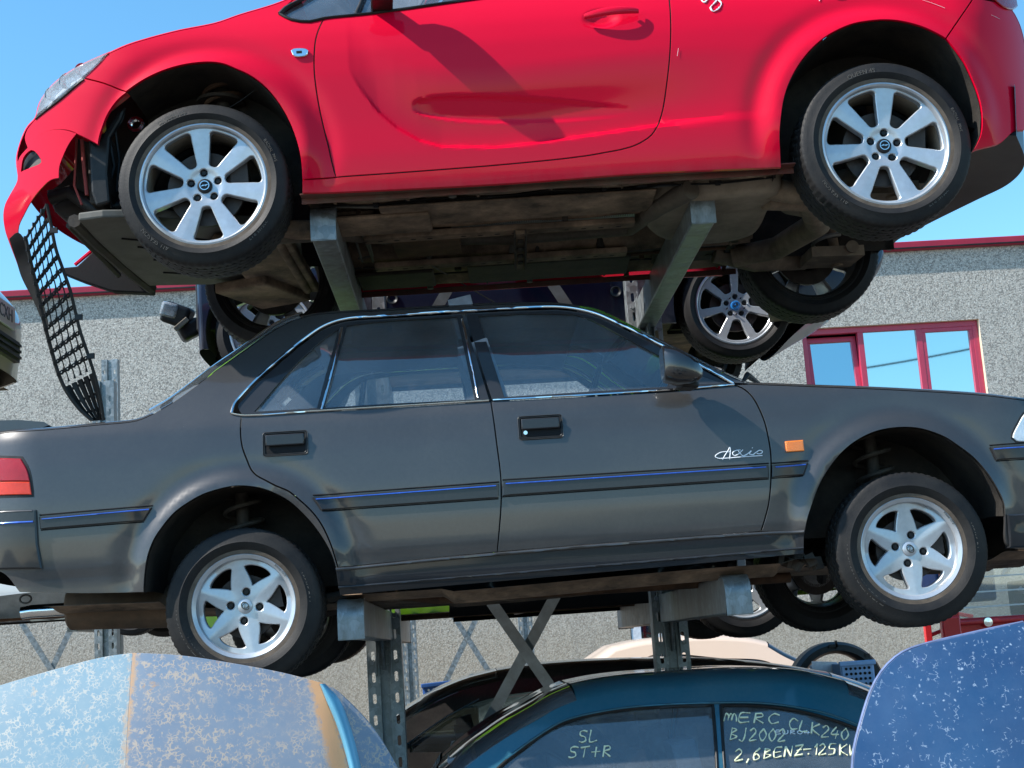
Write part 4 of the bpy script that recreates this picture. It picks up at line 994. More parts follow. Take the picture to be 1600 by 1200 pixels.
q = g.aty(40, 936, .12); MB().tube([(q[0]+.022*cos(t), q[1], q[2]+.016*sin(t)) for t in np.linspace(0, 2*pi, 17)[:-1]], .004, 6, True).build('towing_eye', M_UNDERD, g.o)
br = MB(); q = g.aty(1250, 868, .12)
for k_ in range(6): br.box((q[0]-.02+.03*k_-.06, .12+.02*(k_ % 2), q[2]-.01-.012*(k_ % 3)), (.022, .05, .04), (.3*k_, .2, .4*k_))
br.build('jack_bracket', M_UNDERD, g.o, 0)
# cabin
for yy in (.40, g.Wd-.40): seat(g, g.aty(800, 640, yy)[0], yy, .62, 1, w=.48)
rs = MB().box((g.aty(500, 640, .8)[0]+.05, g.Wd/2, .70), (.4, .82, .16)); rs.box((g.aty(440, 640, .8)[0]+.04, g.Wd/2, 1.0), (.12, 1.25, .36), (0, -.35, 0)); rs.build('rear_seat', M_CLOTH, g.o, 50, bevel=.04, seg=4)
ds = MB().box((g.aty(1120, 640, .8)[0], g.Wd/2, .95), (.42, 1.34, .22)); ds.build('dashboard', M_PLAST, g.o, 50, bevel=.05, seg=4)
sx, sy, sz = g.aty(920, 610, 1.25); st = MB().tube([(sx+.06*sin(t), sy+.18*cos(t), sz-.05+.16*sin(t)) for t in np.linspace(0, 2*pi, 41)[:-1]], .013, 8, True); st.box((sx, sy, sz-.05), (.03, .3, .04)); st.build('steering_wheel', M_PLAST, g.o)
ps = MB().box((g.aty(455, 620, .8)[0]-.15, g.Wd/2, 1.06), (.5, 1.25, .03)); ps.build('parcel_shelf', M_CLOTH, g.o, 0)
# ---------------------------------------------------------------- red hatchback
r = Car('red_hatchback', 'red hatchback at the top with torn front bumper and seven spoke wheels, underside showing', 'car', (.4, 5.3, 3.18), (0, 0, radians(-2.0)), Wd=1.76)
rt = tab([(.18, .10), (.235, .055), (.27, .034), (.34, .022), (.42, .014), (.55, .010), (.66, .004), (.76, 0), (.86, .004), (.95, .020), (1.02, .045), (1.07, .07), (1.45, .25), (1.5, .29)], sig=.02)
led = np.array([r.hit(*p) for p in [(520, 70), (545, 110), (563, 140), (590, 175), (620, 200), (655, 219), (690, 228), (775, 229), (835, 223), (940, 208), (1045, 193), (1130, 184), (1215, 178)]])
ledA = np.interp([520, 545, 563, 590, 620, 655, 690, 775, 835, 940, 1045, 1130, 1215], [520, 548, 590, 700, 900, 1045, 1215], [0, .0, .016, .034, .032, .026, .0])
rc1, rc2 = r.hit(326, 250), r.hit(1377, 190)
sx0, sz0 = r.hit(642, 163); sx1, sz1 = r.hit(1026, 168)
rx0, rx1 = r.hit(215, 200)[0], r.hit(1500, 120)[0]
def rS(x, z):
    x = np.asarray(x, float); z = np.asarray(z, float); y = rt(z)
    L = np.interp(x, led[:, 0], led[:, 1]); A = np.interp(x, led[:, 0], ledA, 0, 0)
    y = y+A*sstep(L-.004, L+.022, z)*(1-sstep(L+.03, L+.34, z))
    u = (x-sx0)/(sx1-sx0); hz = .062*np.clip(np.clip(u, 0, 1)**.42*(1-np.clip(u, 0, 1))**.9*2.1, .0, 1)+1e-4
    zc = sz0+(sz1-sz0)*np.clip(u, 0, 1)-.006*np.sin(np.clip(u, 0, 1)*pi)
    q_ = np.clip(1-((z-zc)/np.maximum(hz, .012))**2, 0, 1); y = y+.009*sstep(0, .55, q_)*sstep(0, .035, u)*(1-sstep(.45, .97, u))
    for (ax, az), r0 in ((rc1, .385), (rc2, .41)):
        q = np.hypot(x-ax, z-az); up = sstep(az-.18, az+.05, z)
        y = y-.024*np.exp(-((q-r0)/.055)**2)*up+.010*np.exp(-((q-r0-.09)/.04)**2)*up
    # cup behind the door handle
    hx, hz_ = HC; d = np.hypot((x-hx)/.085, (z-hz_)/.052); y = y+.022*(1-sstep(.3, 1., d))
    return y+.42*np.clip((rx0-x)/.75, 0, 1.2)**2.1+.20*np.clip((x-rx1)/.35, 0, 1.4)**2.1
HC = (9, 9); r.S = rS; HC = r.hit(940, 28)
R_ = lambda pts, h=.02: cr(r.T(pts), h)
r_nose = [(30, 262), (27, 244), (41, 202), (56, 184), (63, 160), (80, 136), (112, 111), (171, 83)]
r_hood = [(171, 83), (206, 68), (274, 49), (337, 36), (375, 23), (431, 6), (470, -10)]
r_ws = [(470, -10), (520, -42), (580, -80), (640, -120), (690, -148)]
r_roof = [(690, -148), (760, -170), (850, -186), (1050, -195), (1250, -172), (1380, -130)]
r_rg = [(1380, -130), (1450, -72), (1521, -3)]
r_tail = [(1521, -3), (1577, 11), (1592, 34), (1605, 90), (1610, 140), (1606, 175), (1601, 204)]
ra1 = [(197, 143), (225, 124), (255, 110), (292, 100), (330, 97), (350, 100), (367, 107), (387, 116), (405, 128), (421, 143), (435, 161), (447, 181), (457, 203), (464, 224), (469, 246), (471, 265), (472, 302)]
ra2 = [(1221, 262), (1220, 235), (1219, 210), (1221, 184), (1225, 157), (1231, 136), (1240, 116), (1253, 95), (1270, 75), (1290, 58), (1311, 46), (1334, 37), (1356, 33), (1380, 31), (1401, 32), (1422, 36), (1442, 42), (1460, 50), (1478, 60)]
ra2b = [(1478, 60), (1492, 77), (1506, 97), (1516, 118), (1525, 140), (1531, 160), (1534, 182), (1532, 210), (1519, 237)]
rd_f = [(506, 29), (498, 46), (493, 64), (491, 86), (491, 109), (494, 139), (499, 169), (506, 200), (514, 232), (519, 255), (525, 277)]
rd_b = [(525, 277), (650, 268), (800, 256), (912, 244), (969, 234)]
rd_r = [(969, 234), (990, 228), (1006, 220), (1018, 211), (1026, 199), (1032, 185), (1037, 165), (1042, 130), (1046, 94), (1048, 60), (1048, 30), (1046, 0), (1042, -42)]
rbelt = [(506, 29), (540, 24), (582, 21), (650, 11), (732, 0), (880, -20), (1042, -42)]
dlo = [(437, 22), (446, 13), (469, 1), (505, -20), (560, -56), (620, -96), (680, -128), (760, -150), (850, -163), (1000, -170), (1200, -155), (1320, -118), (1305, -92), (1250, -76), (1042, -42)]
r.panel('front_fender', join(R_(r_hood), R_([(470, -10), (452, 5), (437, 21)]), R_([(437, 22), (455, 31), (484, 34), (506, 29)]), R_(rd_f), R_([(525, 277), (472, 281)]), R_(ra1[:-1][::-1]), R_([(197, 143), (165, 131), (131, 122)]), R_([(131, 122), (171, 83)])), [], M_RED, h=.018)
r.panel('front_door', join(R_(rbelt), R_(rd_r[::-1]), R_(rd_b[::-1]), R_(rd_f[::-1])), [], M_RED, h=.0075, gap=.0028, ch=.0008)
r.panel('quarter_panel', join(R_([(472, 281), (525, 277)]), R_(rd_b), R_(rd_r), R_([(1042, -42), (1250, -76), (1305, -92), (1320, -118)]), R_(dlo[::-1][3:]), R_([(437, 21), (452, 5), (470, -10)]), R_(r_ws), R_(r_roof), R_(r_rg), R_([(1521, -3), (1500, 28), (1478, 60)]), R_(ra2[::-1]),
       R_([(1221, 262), (1000, 272), (800, 287), (500, 302), (472, 302)]), R_([(472, 302), (472, 281)])), [], M_RED, h=.018)
r.panel('rear_bumper', join(R_(r_tail[:1]+[(1551, 2)]+r_tail[1:]), R_([(1601, 204), (1585, 206), (1562, 225), (1519, 237)]), R_(ra2b[::-1]), R_([(1478, 60), (1500, 28), (1521, -3)])), [], M_RED, h=.018, gap=.003, both=False)
r.panel('front_bumper', join(R_([(131, 122), (165, 131), (197, 143)]), R_([(197, 145), (186, 154), (176, 166), (167, 181), (161, 196), (156, 211), (153, 226)]), R_([(153, 226), (137, 218), (122, 211)]), R_([(122, 211), (112, 206), (95, 203), (75, 206), (58, 216), (44, 236)]), R_([(44, 236), (38, 215), (42, 202), (56, 185)]), R_([(56, 185), (94, 154), (131, 122)])), [], M_RED, h=.016, off=.0)
lowb = join(R_([(44, 232), (58, 216), (75, 206), (95, 203), (112, 206), (122, 210)]), R_([(122, 210), (109, 228), (101, 245), (95, 262), (94, 280)]), R_([(94, 280), (80, 284), (66, 297), (50, 316), (37, 337), (29, 352), (27, 372)]), R_([(27, 372), (38, 410), (50, 446), (60, 497)]), R_([(60, 497), (45, 468), (25, 422), (12, 380), (6, 358), (5, 337), (9, 320), (16, 306), (28, 283), (27, 262), (32, 246), (44, 232)]))
inn = [(13, 372), (27, 362), (38, 376), (47, 410), (55, 450), (64, 502), (57, 496), (43, 462), (26, 422), (13, 372)]
r.panel('bumper_lining', join(R_(inn)), [], M_PLAST, h=.016, off=-.017, both=False, S=lambda x, z: rS(x, z)+.10*np.clip((r.hit(60, 300)[1]-z)/.5, 0, 1), th=.006, gap=0)
fog = R_([(34, 270), (38, 248), (50, 236), (58, 240), (66, 255), (50, 263), (34, 270)])
def lowS(x, z): return rS(x, z)+.10*np.clip((r.hit(60, 300)[1]-z)/.5, 0, 1)
r.panel('bumper_lower', lowb, [join(fog)], M_RED, h=.016, off=-.012, both=False, S=lowS, th=.006)
r.panel('fog_recess', offset(join(fog), -.01), [], M_PLAST, off=.02, both=False)
fgx = R_([(38, 268), (62, 246), (66, 256), (40, 272)]); r.panel('fog_grille', join(fgx), [], M_TRAY, off=.004, both=False)
hl = join(R_([(56, 184), (60, 166), (67, 150), (86, 128), (112, 109), (140, 94), (170, 82)]), R_([(170, 82), (154, 101), (131, 122), (94, 153), (56, 184)]))
r.panel('headlight', offset(hl, .002), [], M_BOTT, off=-.006, gap=0, h=.02, ch=.004)
r.panel('headlight_bowl', hl, [], M_LAMPW, off=.022, gap=0, h=.03)
lb = MB()
for px, py, q in ((84, 150, .03), (108, 130, .035), (130, 112, .028)):
    x, z = r.hit(px, py, .03); y = float(rS(x, z)); lb.lathe([(q, 0), (q*.9, .006), (q*.5, .02), (.001, .024)], 24, (x, y+.006, z))
lb.build('headlight_reflector', M_CHROME, r.o)
r.strip('headlight_seal', R_([(56, 186), (94, 156), (131, 124)]), .005, M_PLAST, off=-.001)
for q in (rd_r, rd_f, rd_b): r.strip('door_gap_strip', R_(q), .0032, M_MATT, off=.0045)  # matt black strips laid into the door gaps to darken them
# glazing
dl = join(cr(r.T(dlo), .03), R_(rbelt[::-1]), R_([(506, 29), (484, 34), (455, 31), (437, 22)]))
r.panel('window', offset(dl, -.004), [], M_GLASS, off=.012, gap=0, th=.003, h=.06)
r.strip('window_seal', R_([(437, 22), (455, 31), (484, 34), (506, 29), (582, 21), (732, 0), (1042, -42)], .04), .007, M_PLAST, off=-.002)
r.strip('window_seal', R_([(437, 22), (446, 13), (469, 1), (505, -20)], .04), .009, M_PLAST, off=-.002)
r.strip('window_pillar', R_([(556, 23), (575, -20), (600, -80)]), .011, M_PLAST, off=.004)
for nm, pts, mt, rs, h0 in (('nose_skin', r_nose, M_RED, .10, .05), ('bonnet', r_hood, M_RED, .05, .05), ('windscreen', r_ws, M_GLASS, .07, .05), ('roof', r_roof, M_RED, .03, .05), ('rear_screen', r_rg, M_GLASS, .05, .05), ('tail_skin', r_tail[:-2], M_RED, .09, .06)):
    r.loft(nm, R_(pts), mt, rs, h0)
tlr = join(R_([(1551, 0), (1560, -22), (1585, -10), (1590, 10)]), R_([(1590, 10), (1580, 16), (1566, 12), (1551, 0)])); r.panel('tail_lamp', tlr, [], M_TAILR, off=-.012, gap=0, ch=.004)
# emblem on the wing, door handle, mirror, pen marks
em = join(R_([(455, 80), (459, 77), (478, 77), (482, 80)], .01), R_([(482, 80), (479, 88), (460, 89), (455, 80)], .01)); r.panel('wing_emblem', em, [], M_CHROME, off=-.010, gap=0, th=.012, ch=.003, h=.01)
x, z = r.hit(468, 83); MB().box((x, float(rS(x, z))-.012, z), (.022, .004, .008)).build('emblem_field', M_PLAST, r.o, 0)
p0, p1 = r.h3(912, 31), r.h3(997, 21); hm = MB(); hs = []
for i in range(15):
    t = i/14; x = p0[0]+(p1[0]-p0[0])*t; z = p0[2]+(p1[2]-p0[2])*t+.004*sin(pi*t); o_ = -.034*sin(pi*min(1, .10+t*.86))**.5; w_ = .010+.007*sin(pi*t)**.6
    hs.append([(x, p0[1]-.01+o_+.008*cos(q), z+w_*sin(q)) for q in np.linspace(0, 2*pi, 15)])
hm.grid(hs); hm.add(hs[0][:-1], [tuple(range(14))]); hm.add(hs[-1][:-1], [tuple(range(14))]); ho_ = hm.build('door_handle', M_RED, r.o, 60); mirror(hm, r.Wd).build('door_handle', M_RED, r.o, 60)
MB().cyl((p1[0]-.035, p1[1]-.040, p1[2]+.002), (p1[0]-.035, p1[1]-.02, p1[2]+.002), .0085, n=20).build('key_lock', M_CHROME, ho_)
mx, my, mz = r.aty(592, -14, -.10); mb = MB(); secs = []
for dx, hy, hz in [(-.075, .02, .02), (-.062, .05, .042), (-.015, .072, .062), (.035, .072, .062), (.068, .062, .055), (.074, .05, .046)]: secs.append([(mx+dx, my+hy*cos(q), mz+.07+hz*sin(q)) for q in np.linspace(0, 2*pi, 21)])
mb.grid(secs); mb.add(secs[0][:-1], [tuple(range(20))]); mb.add(secs[-1][:-1], [tuple(range(20))]); mo = mb.build('door_mirror', M_RED, r.o, 60); mirror(mb, r.Wd).build('door_mirror', M_RED, r.o, 60)
MB().box((mx-.0, my+.12, mz+.0), (.09, .16, .03), (0, 0, .1)).build('mirror_foot', M_PLAST, mo, 40, bevel=.01)
strokes(r, [[(1095, 0), (1100, 4), (1108, -2), (1118, 0)], [(1122, 0), (1127, 6), (1122, 14), (1114, 18), (1110, 12), (1116, 5), (1124, -4), (1128, -12)], [(1280, 2), (1282, -6)], [(1300, -6), (1310, -2), (1322, -8)]], .0028, M_CHALKW, 'pen_marks')
strokes(r, [[(1440, 0), (1458, 6), (1476, 13)], [(1058, 88), (1060, 76)], [(1549, 24), (1562, 30)]], .0006, M_CHALKW, 'scratches')
# wheels
w1, w2 = r.aty(318, 287, .03), r.aty(1384.5, 224, .02)
wheel(r.o, w1, 'seven', .338, .248, .215, 0., 'red', rz=radians(3), spin=radians(-3), rub=M_RUBW, ry=0)
wheel(r.o, w2, 'seven', .345, .251, .215, 0., 'red', rz=radians(2), spin=radians(6), rub=M_RUBW)
wheel(r.o, (w1[0]-.0, r.Wd-.03, w1[2]), 'seven', .338, .248, .215, 0., 'red', rz=pi+radians(3))
wheel(r.o, (w2[0], r.Wd-.02, w2[2]), 'seven', .345, .251, .215, 0., 'red', rz=pi+radians(2))
liner(r, 'wheel_housing', r.T(ra1[:-1]), .34); a2 = ra2+ra2b[1:]; liner(r, 'wheel_housing', r.T(a2), .36)
# front housing is open in front: strut, hoses, liner scraps
fs = MB()
coil(fs, r.aty(352, 170, .30), r.aty(340, 100, .30), .078, .011, 4.2); fs.build('coil_spring', M_RUSTY, r.o)
st = MB(); st.cyl(r.aty(352, 200, .30), r.aty(340, 96, .30), .032, n=14); st.cyl(r.aty(345, 158, .30), r.aty(345, 163, .30), .10, n=24); st.cyl(r.aty(341, 108, .30), r.aty(341, 112, .30), .10, n=24); st.build('strut', M_UNDERD, r.o)
# dark machinery seen ahead of the front wheel
dk = MB()
def pp(pts, y0, y1, mb):
    P0 = [r.aty(px, py, y0) for px, py in pts]; n = len(P0); mb.add(P0+[(x, y1, z) for x, _, z in P0], [tuple(range(n)), tuple(range(2*n-1, n-1, -1))]+[(i, (i+1) % n, n+(i+1) % n, n+i) for i in range(n)])
pp([(135, 222), (165, 205), (172, 300), (160, 320), (140, 318)], .16, .40, dk); pp([(95, 285), (135, 240), (150, 330), (95, 340), (75, 300)], .45, .62, dk); pp([(165, 180), (215, 140), (235, 170), (200, 260), (190, 340), (165, 320)], .42, .60, dk)
pp([(120, 215), (140, 222), (140, 300), (118, 300)], .30, .50, dk)
pp([(72, 296), (120, 290), (180, 330), (190, 350), (110, 352), (85, 330)], .35, .9, dk)
dk.build('front_frame', M_UNDERD, r.o, 0, bevel=.008)
rr2 = MB(); rr2.tube([r.aty(128, 218, .14), r.aty(131, 260, .14), r.aty(136, 305, .14)], .008, 8); rr2.tube([r.aty(120, 215, .16), r.aty(116, 290, .16), r.aty(128, 320, .16)], .005, 6); rr2.build('bumper_bracket', simple('faded_red', (.30, .05, .04), .7, 0, .3, 20, .2, 60), r.o)
hs_ = MB(); hs_.tube([r.aty(80, 310, .3), r.aty(110, 300, .28), r.aty(150, 330, .26), r.aty(200, 320, .3)], .03, 12); hs_.build('hose', M_PLAST, r.o); hs_ = MB(); hs_.tube([r.aty(170, 215, .2), r.aty(178, 260, .22), r.aty(168, 300, .2), r.aty(175, 325, .2)], .008, 6)
hs_.tube([r.aty(180, 205, .2), r.aty(186, 250, .22), r.aty(182, 300, .2)], .006, 6); hs_.tube([r.aty(352, 172, .1), r.aty(375, 158, .1), r.aty(398, 141, .1)], .0016, 5); hs_.build('hose', M_PLAST, r.o)
lp_ = MB(); lp_.lathe([(.02, 0), (.034, 0), (.036, .01), (.02, .02)], 24, r.aty(212, 194, .25)); lp_.build('washer', M_CHROME, r.o)
sc = MB(); pp([(138, 216), (150, 226), (162, 206), (180, 178), (196, 165), (190, 185), (172, 215), (168, 270), (172, 316), (150, 322), (142, 300)], .10, .13, sc); sc.build('splash_liner', M_PLAST, r.o, 0, bevel=.01)
# ---- underside
ZF = .265
def U(px, py, z=ZF): return r.atz(px, py, z)
x_a, x_b = U(478, 330)[0], U(1205, 330)[0]
G = []; ys = np.linspace(.12, r.Wd-.12, 90)
def floorz(x, y):
    z = ZF+.05
    z -= .034*(math.exp(-((y-.18)/.055)**2)+math.exp(-((y-(r.Wd-.18))/.055)**2))
    for yc, h_, w_ in ((.40, .012, .03), (.56, -.028, .035), (.62, -.028, .02), (1.13, -.028, .03), (1.20, -.028, .02), (1.36, .012, .03)): z += h_*math.exp(-((y-yc)/w_)**2)
    if .66 < y < 1.09: z += .11*min(1, (y-.66)/.05, (1.09-y)/.05)
    return z+.006*sin(x*13+y*5)*(1 if y < .6 else .6)
for x in np.linspace(x_a, x_b, 90): G.append([(x, y, floorz(x, y)) for y in ys])
MB().grid(G).build('underbody', M_UNDER, r.o, 50)
MSD = simple('sill_dirt', (.09, .062, .045), .8, 0, .4, 8, .4, 40, ((.2, .03, .03), .6))
for y, y2 in ((.10, .075), (r.Wd-.10, r.Wd-.075)): MB().box(((x_a+x_b)/2, y, ZF+.004), (x_b-x_a, .006, .024)).box(((x_a+x_b)/2, y2, ZF+.019), (x_b-x_a, .05, .006)).build('sill_flange', MSD, r.o, 0, bevel=.004)
def ubox(px0, px1, y0, y1, z0, h_, mat, name, bev=.006, mbx=None):
    xa, xb = U(px0, 350)[0], U(px1, 350)[0]; m_ = (mbx or MB()).box(((xa+xb)/2, (y0+y1)/2, z0+h_/2), (xb-xa, y1-y0, h_))
    return m_ if mbx else m_.build(name, mat, r.o, 0, bevel=bev)
# tunnel with perforated heat shield, rails with oval holes, cross bracket
sh = []
for x in np.linspace(U(700, 350)[0], U(1000, 350)[0], 50): sh.append([(x, y, ZF+.105-.03*abs(sin((y-.87)*7))) for y in np.linspace(.70, 1.05, 24)])
s_ = NT('perforated_shield'); v = s_.N('TexVoronoi', Scale=95., Vector=s_.tc); v.inputs['Randomness'].default_value = 0
s_.P(Base_Color=s_.mix(s_.ramp(v.outputs['Distance'], (.22, 1.), (.34, 0.)), (.52, .51, .47), (.03, .03, .03)), Metallic=.5, Roughness=.45)
MB().grid(sh).build('heat_shield', s_.m, r.o, 50)
for (y0, y1) in ((.60, .68), (1.07, 1.15)): ubox(560, 990, y0, y1, ZF-.02, .03, M_UNDER, 'floor_rail', .008)
hl_ = MB()
for k in range(16):
    x = U(560+k*27, 350)[0]
    for y in (.64, 1.11):
        if k % 6 != 5: hl_.add([(x+.013*cos(t), y+.007*sin(t), ZF-.0215) for t in np.linspace(0, 2*pi, 13)[:-1]], [tuple(range(12))])
for px, py in ((1003, 295), (957, 309), (535, 336), (840, 349), (985, 372), (900, 283), (640, 320)): x, y, z = U(px, py); hl_.add([(x+.025*cos(t), y+.016*sin(t), floorz(x, y)-.008) for t in np.linspace(0, 2*pi, 15)[:-1]], [tuple(range(14))])
hl_.build('drain_hole', M_MATT, r.o, 0)
ubox(803, 821, .58, 1.17, ZF-.045, .02, M_UNDER, 'cross_bracket'); b2 = MB(); ubox(802, 805, .58, 1.17, ZF-.055, .03, None, '', mbx=b2); ubox(819, 822, .58, 1.17, ZF-.055, .03, None, '', mbx=b2)
for k in range(4): ubox(808, 816, .66+k*.12, .70+k*.12, ZF-.05, .006, None, '', mbx=b2)
b2.build('bracket_edge', M_UNDERD, r.o, 0)
ubox(603, 715, .70, 1.0, ZF+.0, .02, M_RUSTY, 'tunnel_plate'); ubox(510, 675, .30, .55, ZF-.02, .02, M_UNDER, 'floor_doubler', .01); ubox(600, 1010, .22, .50, ZF-.004, .01, M_UNDER, 'floor_plate', .01)
ubox(520, 660, 1.22, 1.5, ZF-.015, .02, M_UNDERD, 'floor_doubler', .01); ubox(720, 1000, 1.2, 1.52, ZF-.008, .02, M_UNDERD, 'floor_plate', .01)
pt = MB(); pt.tube([U(410, 372, .2), U(520, 366, .26), U(600, 372, .30), U(800, 374, .32), U(985, 358, .30), U(1030, 322, .26), U(1080, 296, .26)], [.03, .03, .028, .026, .03, .040, .042], 14); pt.build('exhaust_pipe', simple('pipe_dirt', (.14, .115, .09), .7, .3, .35, 40, .6, 160, ((.05, .04, .03), .6)), r.o)
br = MB(); br.tube([U(540, 364), U(560, 362), U(575, 372), U(582, 400), U(560, 404)], .006, 6); br.tube([U(553, 366), U(560, 390), U(566, 408)], .006, 6); br.tube([U(566, 366), U(576, 388), U(583, 408)], .006, 6); br.tube([U(530, 362), U(600, 368), U(640, 366)], .006, 6)
br.tube([U(664, 409), U(700, 430, .2)], .003, 5); br.build('brake_line', M_TRAY, r.o)
ae = MB(); a, b = r.aty(664, 409, 1.45), r.aty(772, 472, 1.9); ae.tube([a, b], .0035, 5); ae.build('dangling_rod', M_TRAY, r.o)
rnd = random.Random(5)
for k, (ya, za) in enumerate(((.235, .012), (.30, .006), (.505, .016), (.73, .03), (1.25, .01), (1.30, .012), (1.44, .008))):
    xs_ = np.linspace(x_a+.05, x_b-.05, 9); MB().tube([(x, ya+rnd.uniform(-.012, .012), floorz(x, ya)-za-.006+rnd.uniform(-.004, .003)) for x in xs_], .0045+.003*(k % 2), 6).build('fuel_line', (M_PLAST, M_TRAY, M_RUSTY)[k % 3], r.o)
    for x in xs_[1:-1:2]: MB().box((x, ya, floorz(x, ya)-za-.004), (.022, .035, .014)).build('pipe_clip', M_MATT, r.o, 0, bevel=.003)
for k in range(26):
    x = rnd.uniform(x_a+.1, x_b-.1); y = rnd.choice((.16, .38, .58, .9, 1.1, 1.4, 1.58)); MB().cyl((x, y, floorz(x, y)-.022), (x, y, floorz(x, y)+.02), rnd.uniform(.009, .02), n=8).build('floor_bolt', rnd.choice((M_RUSTY, M_UNDERD, M_TRAY)), r.o, 0)
for x in np.linspace(x_a+.12, x_b-.1, 7):            # pressed seams running across the floor
    MB().tube([(x+rnd.uniform(-.01, .01), y, floorz(x, y)-.003) for y in np.linspace(.16, r.Wd-.16, 34)], .006, 5).build('floor_seam', M_UNDER, r.o)
for (xa, ya, w_, d_) in ((x_a+.16, .44, .20, .12), (x_a+.55, .30, .12, .2), (x_a+1.3, .46, .22, .10), (x_b-.22, .30, .2, .25), (x_b-.3, 1.4, .3, .2), (x_a+.2, 1.4, .25, .22)):
    MB().box((xa, ya, floorz(xa, ya)-.012), (w_, d_, .016), (0, 0, rnd.uniform(-.1, .1))).build('mounting_plate', M_UNDERD if xa > .4 else M_UNDER, r.o, 0, bevel=.005)
# tank, rear axle, silencer, diffuser
def lump(pts, z0, z1, mat, name, ins=.05, zt=None):
    P = [U(px, py, z0) for px, py in pts]; c = np.mean(np.array(P), 0); n = len(P); Q = cr([(p[0], p[1]) for p in P], .05, True); n = len(Q)
    def ring(k, z): return [(c[0]+(x-c[0])*k, c[1]+(y-c[1])*k, z) for x, y in Q]
    mb = MB(); mb.grid([[*R0, R0[0]] for R0 in (ring(1.03, z1), ring(1.03, z0+.05), ring(1.0, z0+.02), ring(.95, z0+.004), ring(.85, z0))]); mb.add(ring(.85, z0), [tuple(range(n))])
    return mb.build(name, mat, r.o, 50)
lump([(1022, 330), (1060, 316), (1215, 300), (1212, 315), (1200, 335), (1172, 372), (1110, 384), (1035, 376), (1008, 350)], .235, .36, M_TANK, 'fuel_tank')
xw2 = w2[0]; rax = MB(); zc_ = w2[2]
rax.tube([(xw2-.42, .42, .26), (xw2-.22, .50, .27), (xw2-.10, .88, .27), (xw2-.22, r.Wd-.50, .27), (xw2-.42, r.Wd-.42, .26)], [.05, .055, .06, .055, .05], 16)
for s2 in (0, 1):
    f_ = (lambda y: y) if not s2 else (lambda y: r.Wd-y)
    rax.tube([(xw2-.50, f_(.36), .30), (xw2-.30, f_(.34), .25), (xw2-.05, f_(.26), .27), (xw2+.02, f_(.18), zc_)], [.045, .05, .055, .05], 14)
    rax.box((xw2+.06, f_(.40), .235), (.26, .22, .05), (0, 0, .1)); rax.cyl((xw2+.14, f_(.30), .25), (xw2+.14, f_(.52), .25), .03)
    rax.cyl((xw2+.10, f_(.34), .20), (xw2+.06, f_(.36), .62), .03, n=14); rax.cyl((xw2, f_(.10), zc_), (xw2, f_(.3), zc_), .05, n=18)
rax.build('rear_axle', simple('axle_dirt', (.25, .19, .135), .75, .2, .4, 8, .4, 40, ((.04, .035, .03), .6)), r.o, 50)
MSP2 = simple('grey_spring', (.16, .15, .14), .6, .3, .3, 10)
for y in (.46, r.Wd-.46): coil(MB(), (xw2+.03, y, .26), (xw2+.03, y, .58), .065, .010, 4.2).build('coil_spring', MSP2, r.o)
q = U(1278, 332, .28); MB().tube([(q[0]-.16, q[1]-.1, .36), (q[0]-.12, q[1]-.05, .35), (q[0]+.22, q[1]+.2, .35), (q[0]+.26, q[1]+.23, .36)], [.06, .085, .085, .06], 22).build('silencer', M_TANK, r.o)
zb_ = r.aty(1585, 207, .10)[2]
tail_curve = [r.atz(px, py, zb_-.02) for px, py in [(1588, 212), (1601, 248), (1596, 268), (1572, 290), (1525, 313), (1450, 350), (1400, 377), (1392, 392)]]
tc = cr([(p[0], p[1]) for p in tail_curve], .04); inner = [(xw2+.32, p[1]) for p in tc]
G = [[(x+(xi-x)*t, y, zb_-.02+.05*t*t+.02*t) for (x, y), (xi, _) in zip(tc, inner)] for t in np.linspace(0, 1, 14)]
MB().grid(G).build('rear_valance', M_PLAST, r.o, 60)
G = [[(x+.02*t, y, zb_-.02+.22*t) for (x, y) in tc] for t in np.linspace(0, 1, 6)]; MB().grid(G).build('bumper_skin', M_PLAST, r.o, 60)
# engine bay tray at the front
tr = [U(px, py, .245) for px, py in [(122, 345), (160, 340), (240, 339), (330, 345), (440, 352), (470, 372), (474, 420), (420, 438), (330, 445), (232, 447), (190, 412), (150, 375)]]
n = len(tr); mb = MB().add(tr+[(x, y, z+.035) for x, y, z in tr], [tuple(range(n)), tuple(range(2*n-1, n-1, -1))]+[(i, (i+1) % n, n+(i+1) % n, n+i) for i in range(n)])
mb.build('undertray', M_TRAY, r.o, 0, bevel=.008)
tb = MB()
for k, (a_, b_) in enumerate(((( 215, 385), (300, 392)), ((240, 405), (330, 412)), ((190, 372), (260, 378)), ((255, 425), (350, 430)), ((300, 372), (345, 376)))): tb.tube([tuple(np.array(U(*a_, .245))-[0, 0, .002]), tuple(np.array(U(*b_, .245))-[0, 0, .002])], .005, 5)
tb.build('tray_slot', M_MATT, r.o)
bm_ = MB(); bm_.tube([U(116, 345, .26), U(150, 378, .26), U(195, 418, .26), U(236, 450, .26)], .028, 8); bm_.tube([U(108, 352, .26), U(150, 394, .26), U(185, 430, .26)], .014, 6); bm_.build('cross_member', M_UNDERD, r.o, 30)
sf = MB(); sf.box((w1[0]+.12, .88, .24), (.30, .9, .05)); sf.box((w1[0]+.02, .55, .22), (.25, .35, .04), (0, 0, .4)); sf.box((w1[0]+.02, r.Wd-.55, .20), (.28, .40, .05), (0, 0, -.4)); sf.box((w1[0]+.25, .35, .235), (.3, .1, .06), (0, 0, .2)); sf.cyl((w1[0]+.22, .4, .22), (w1[0]+.22, 1.3, .22), .022)
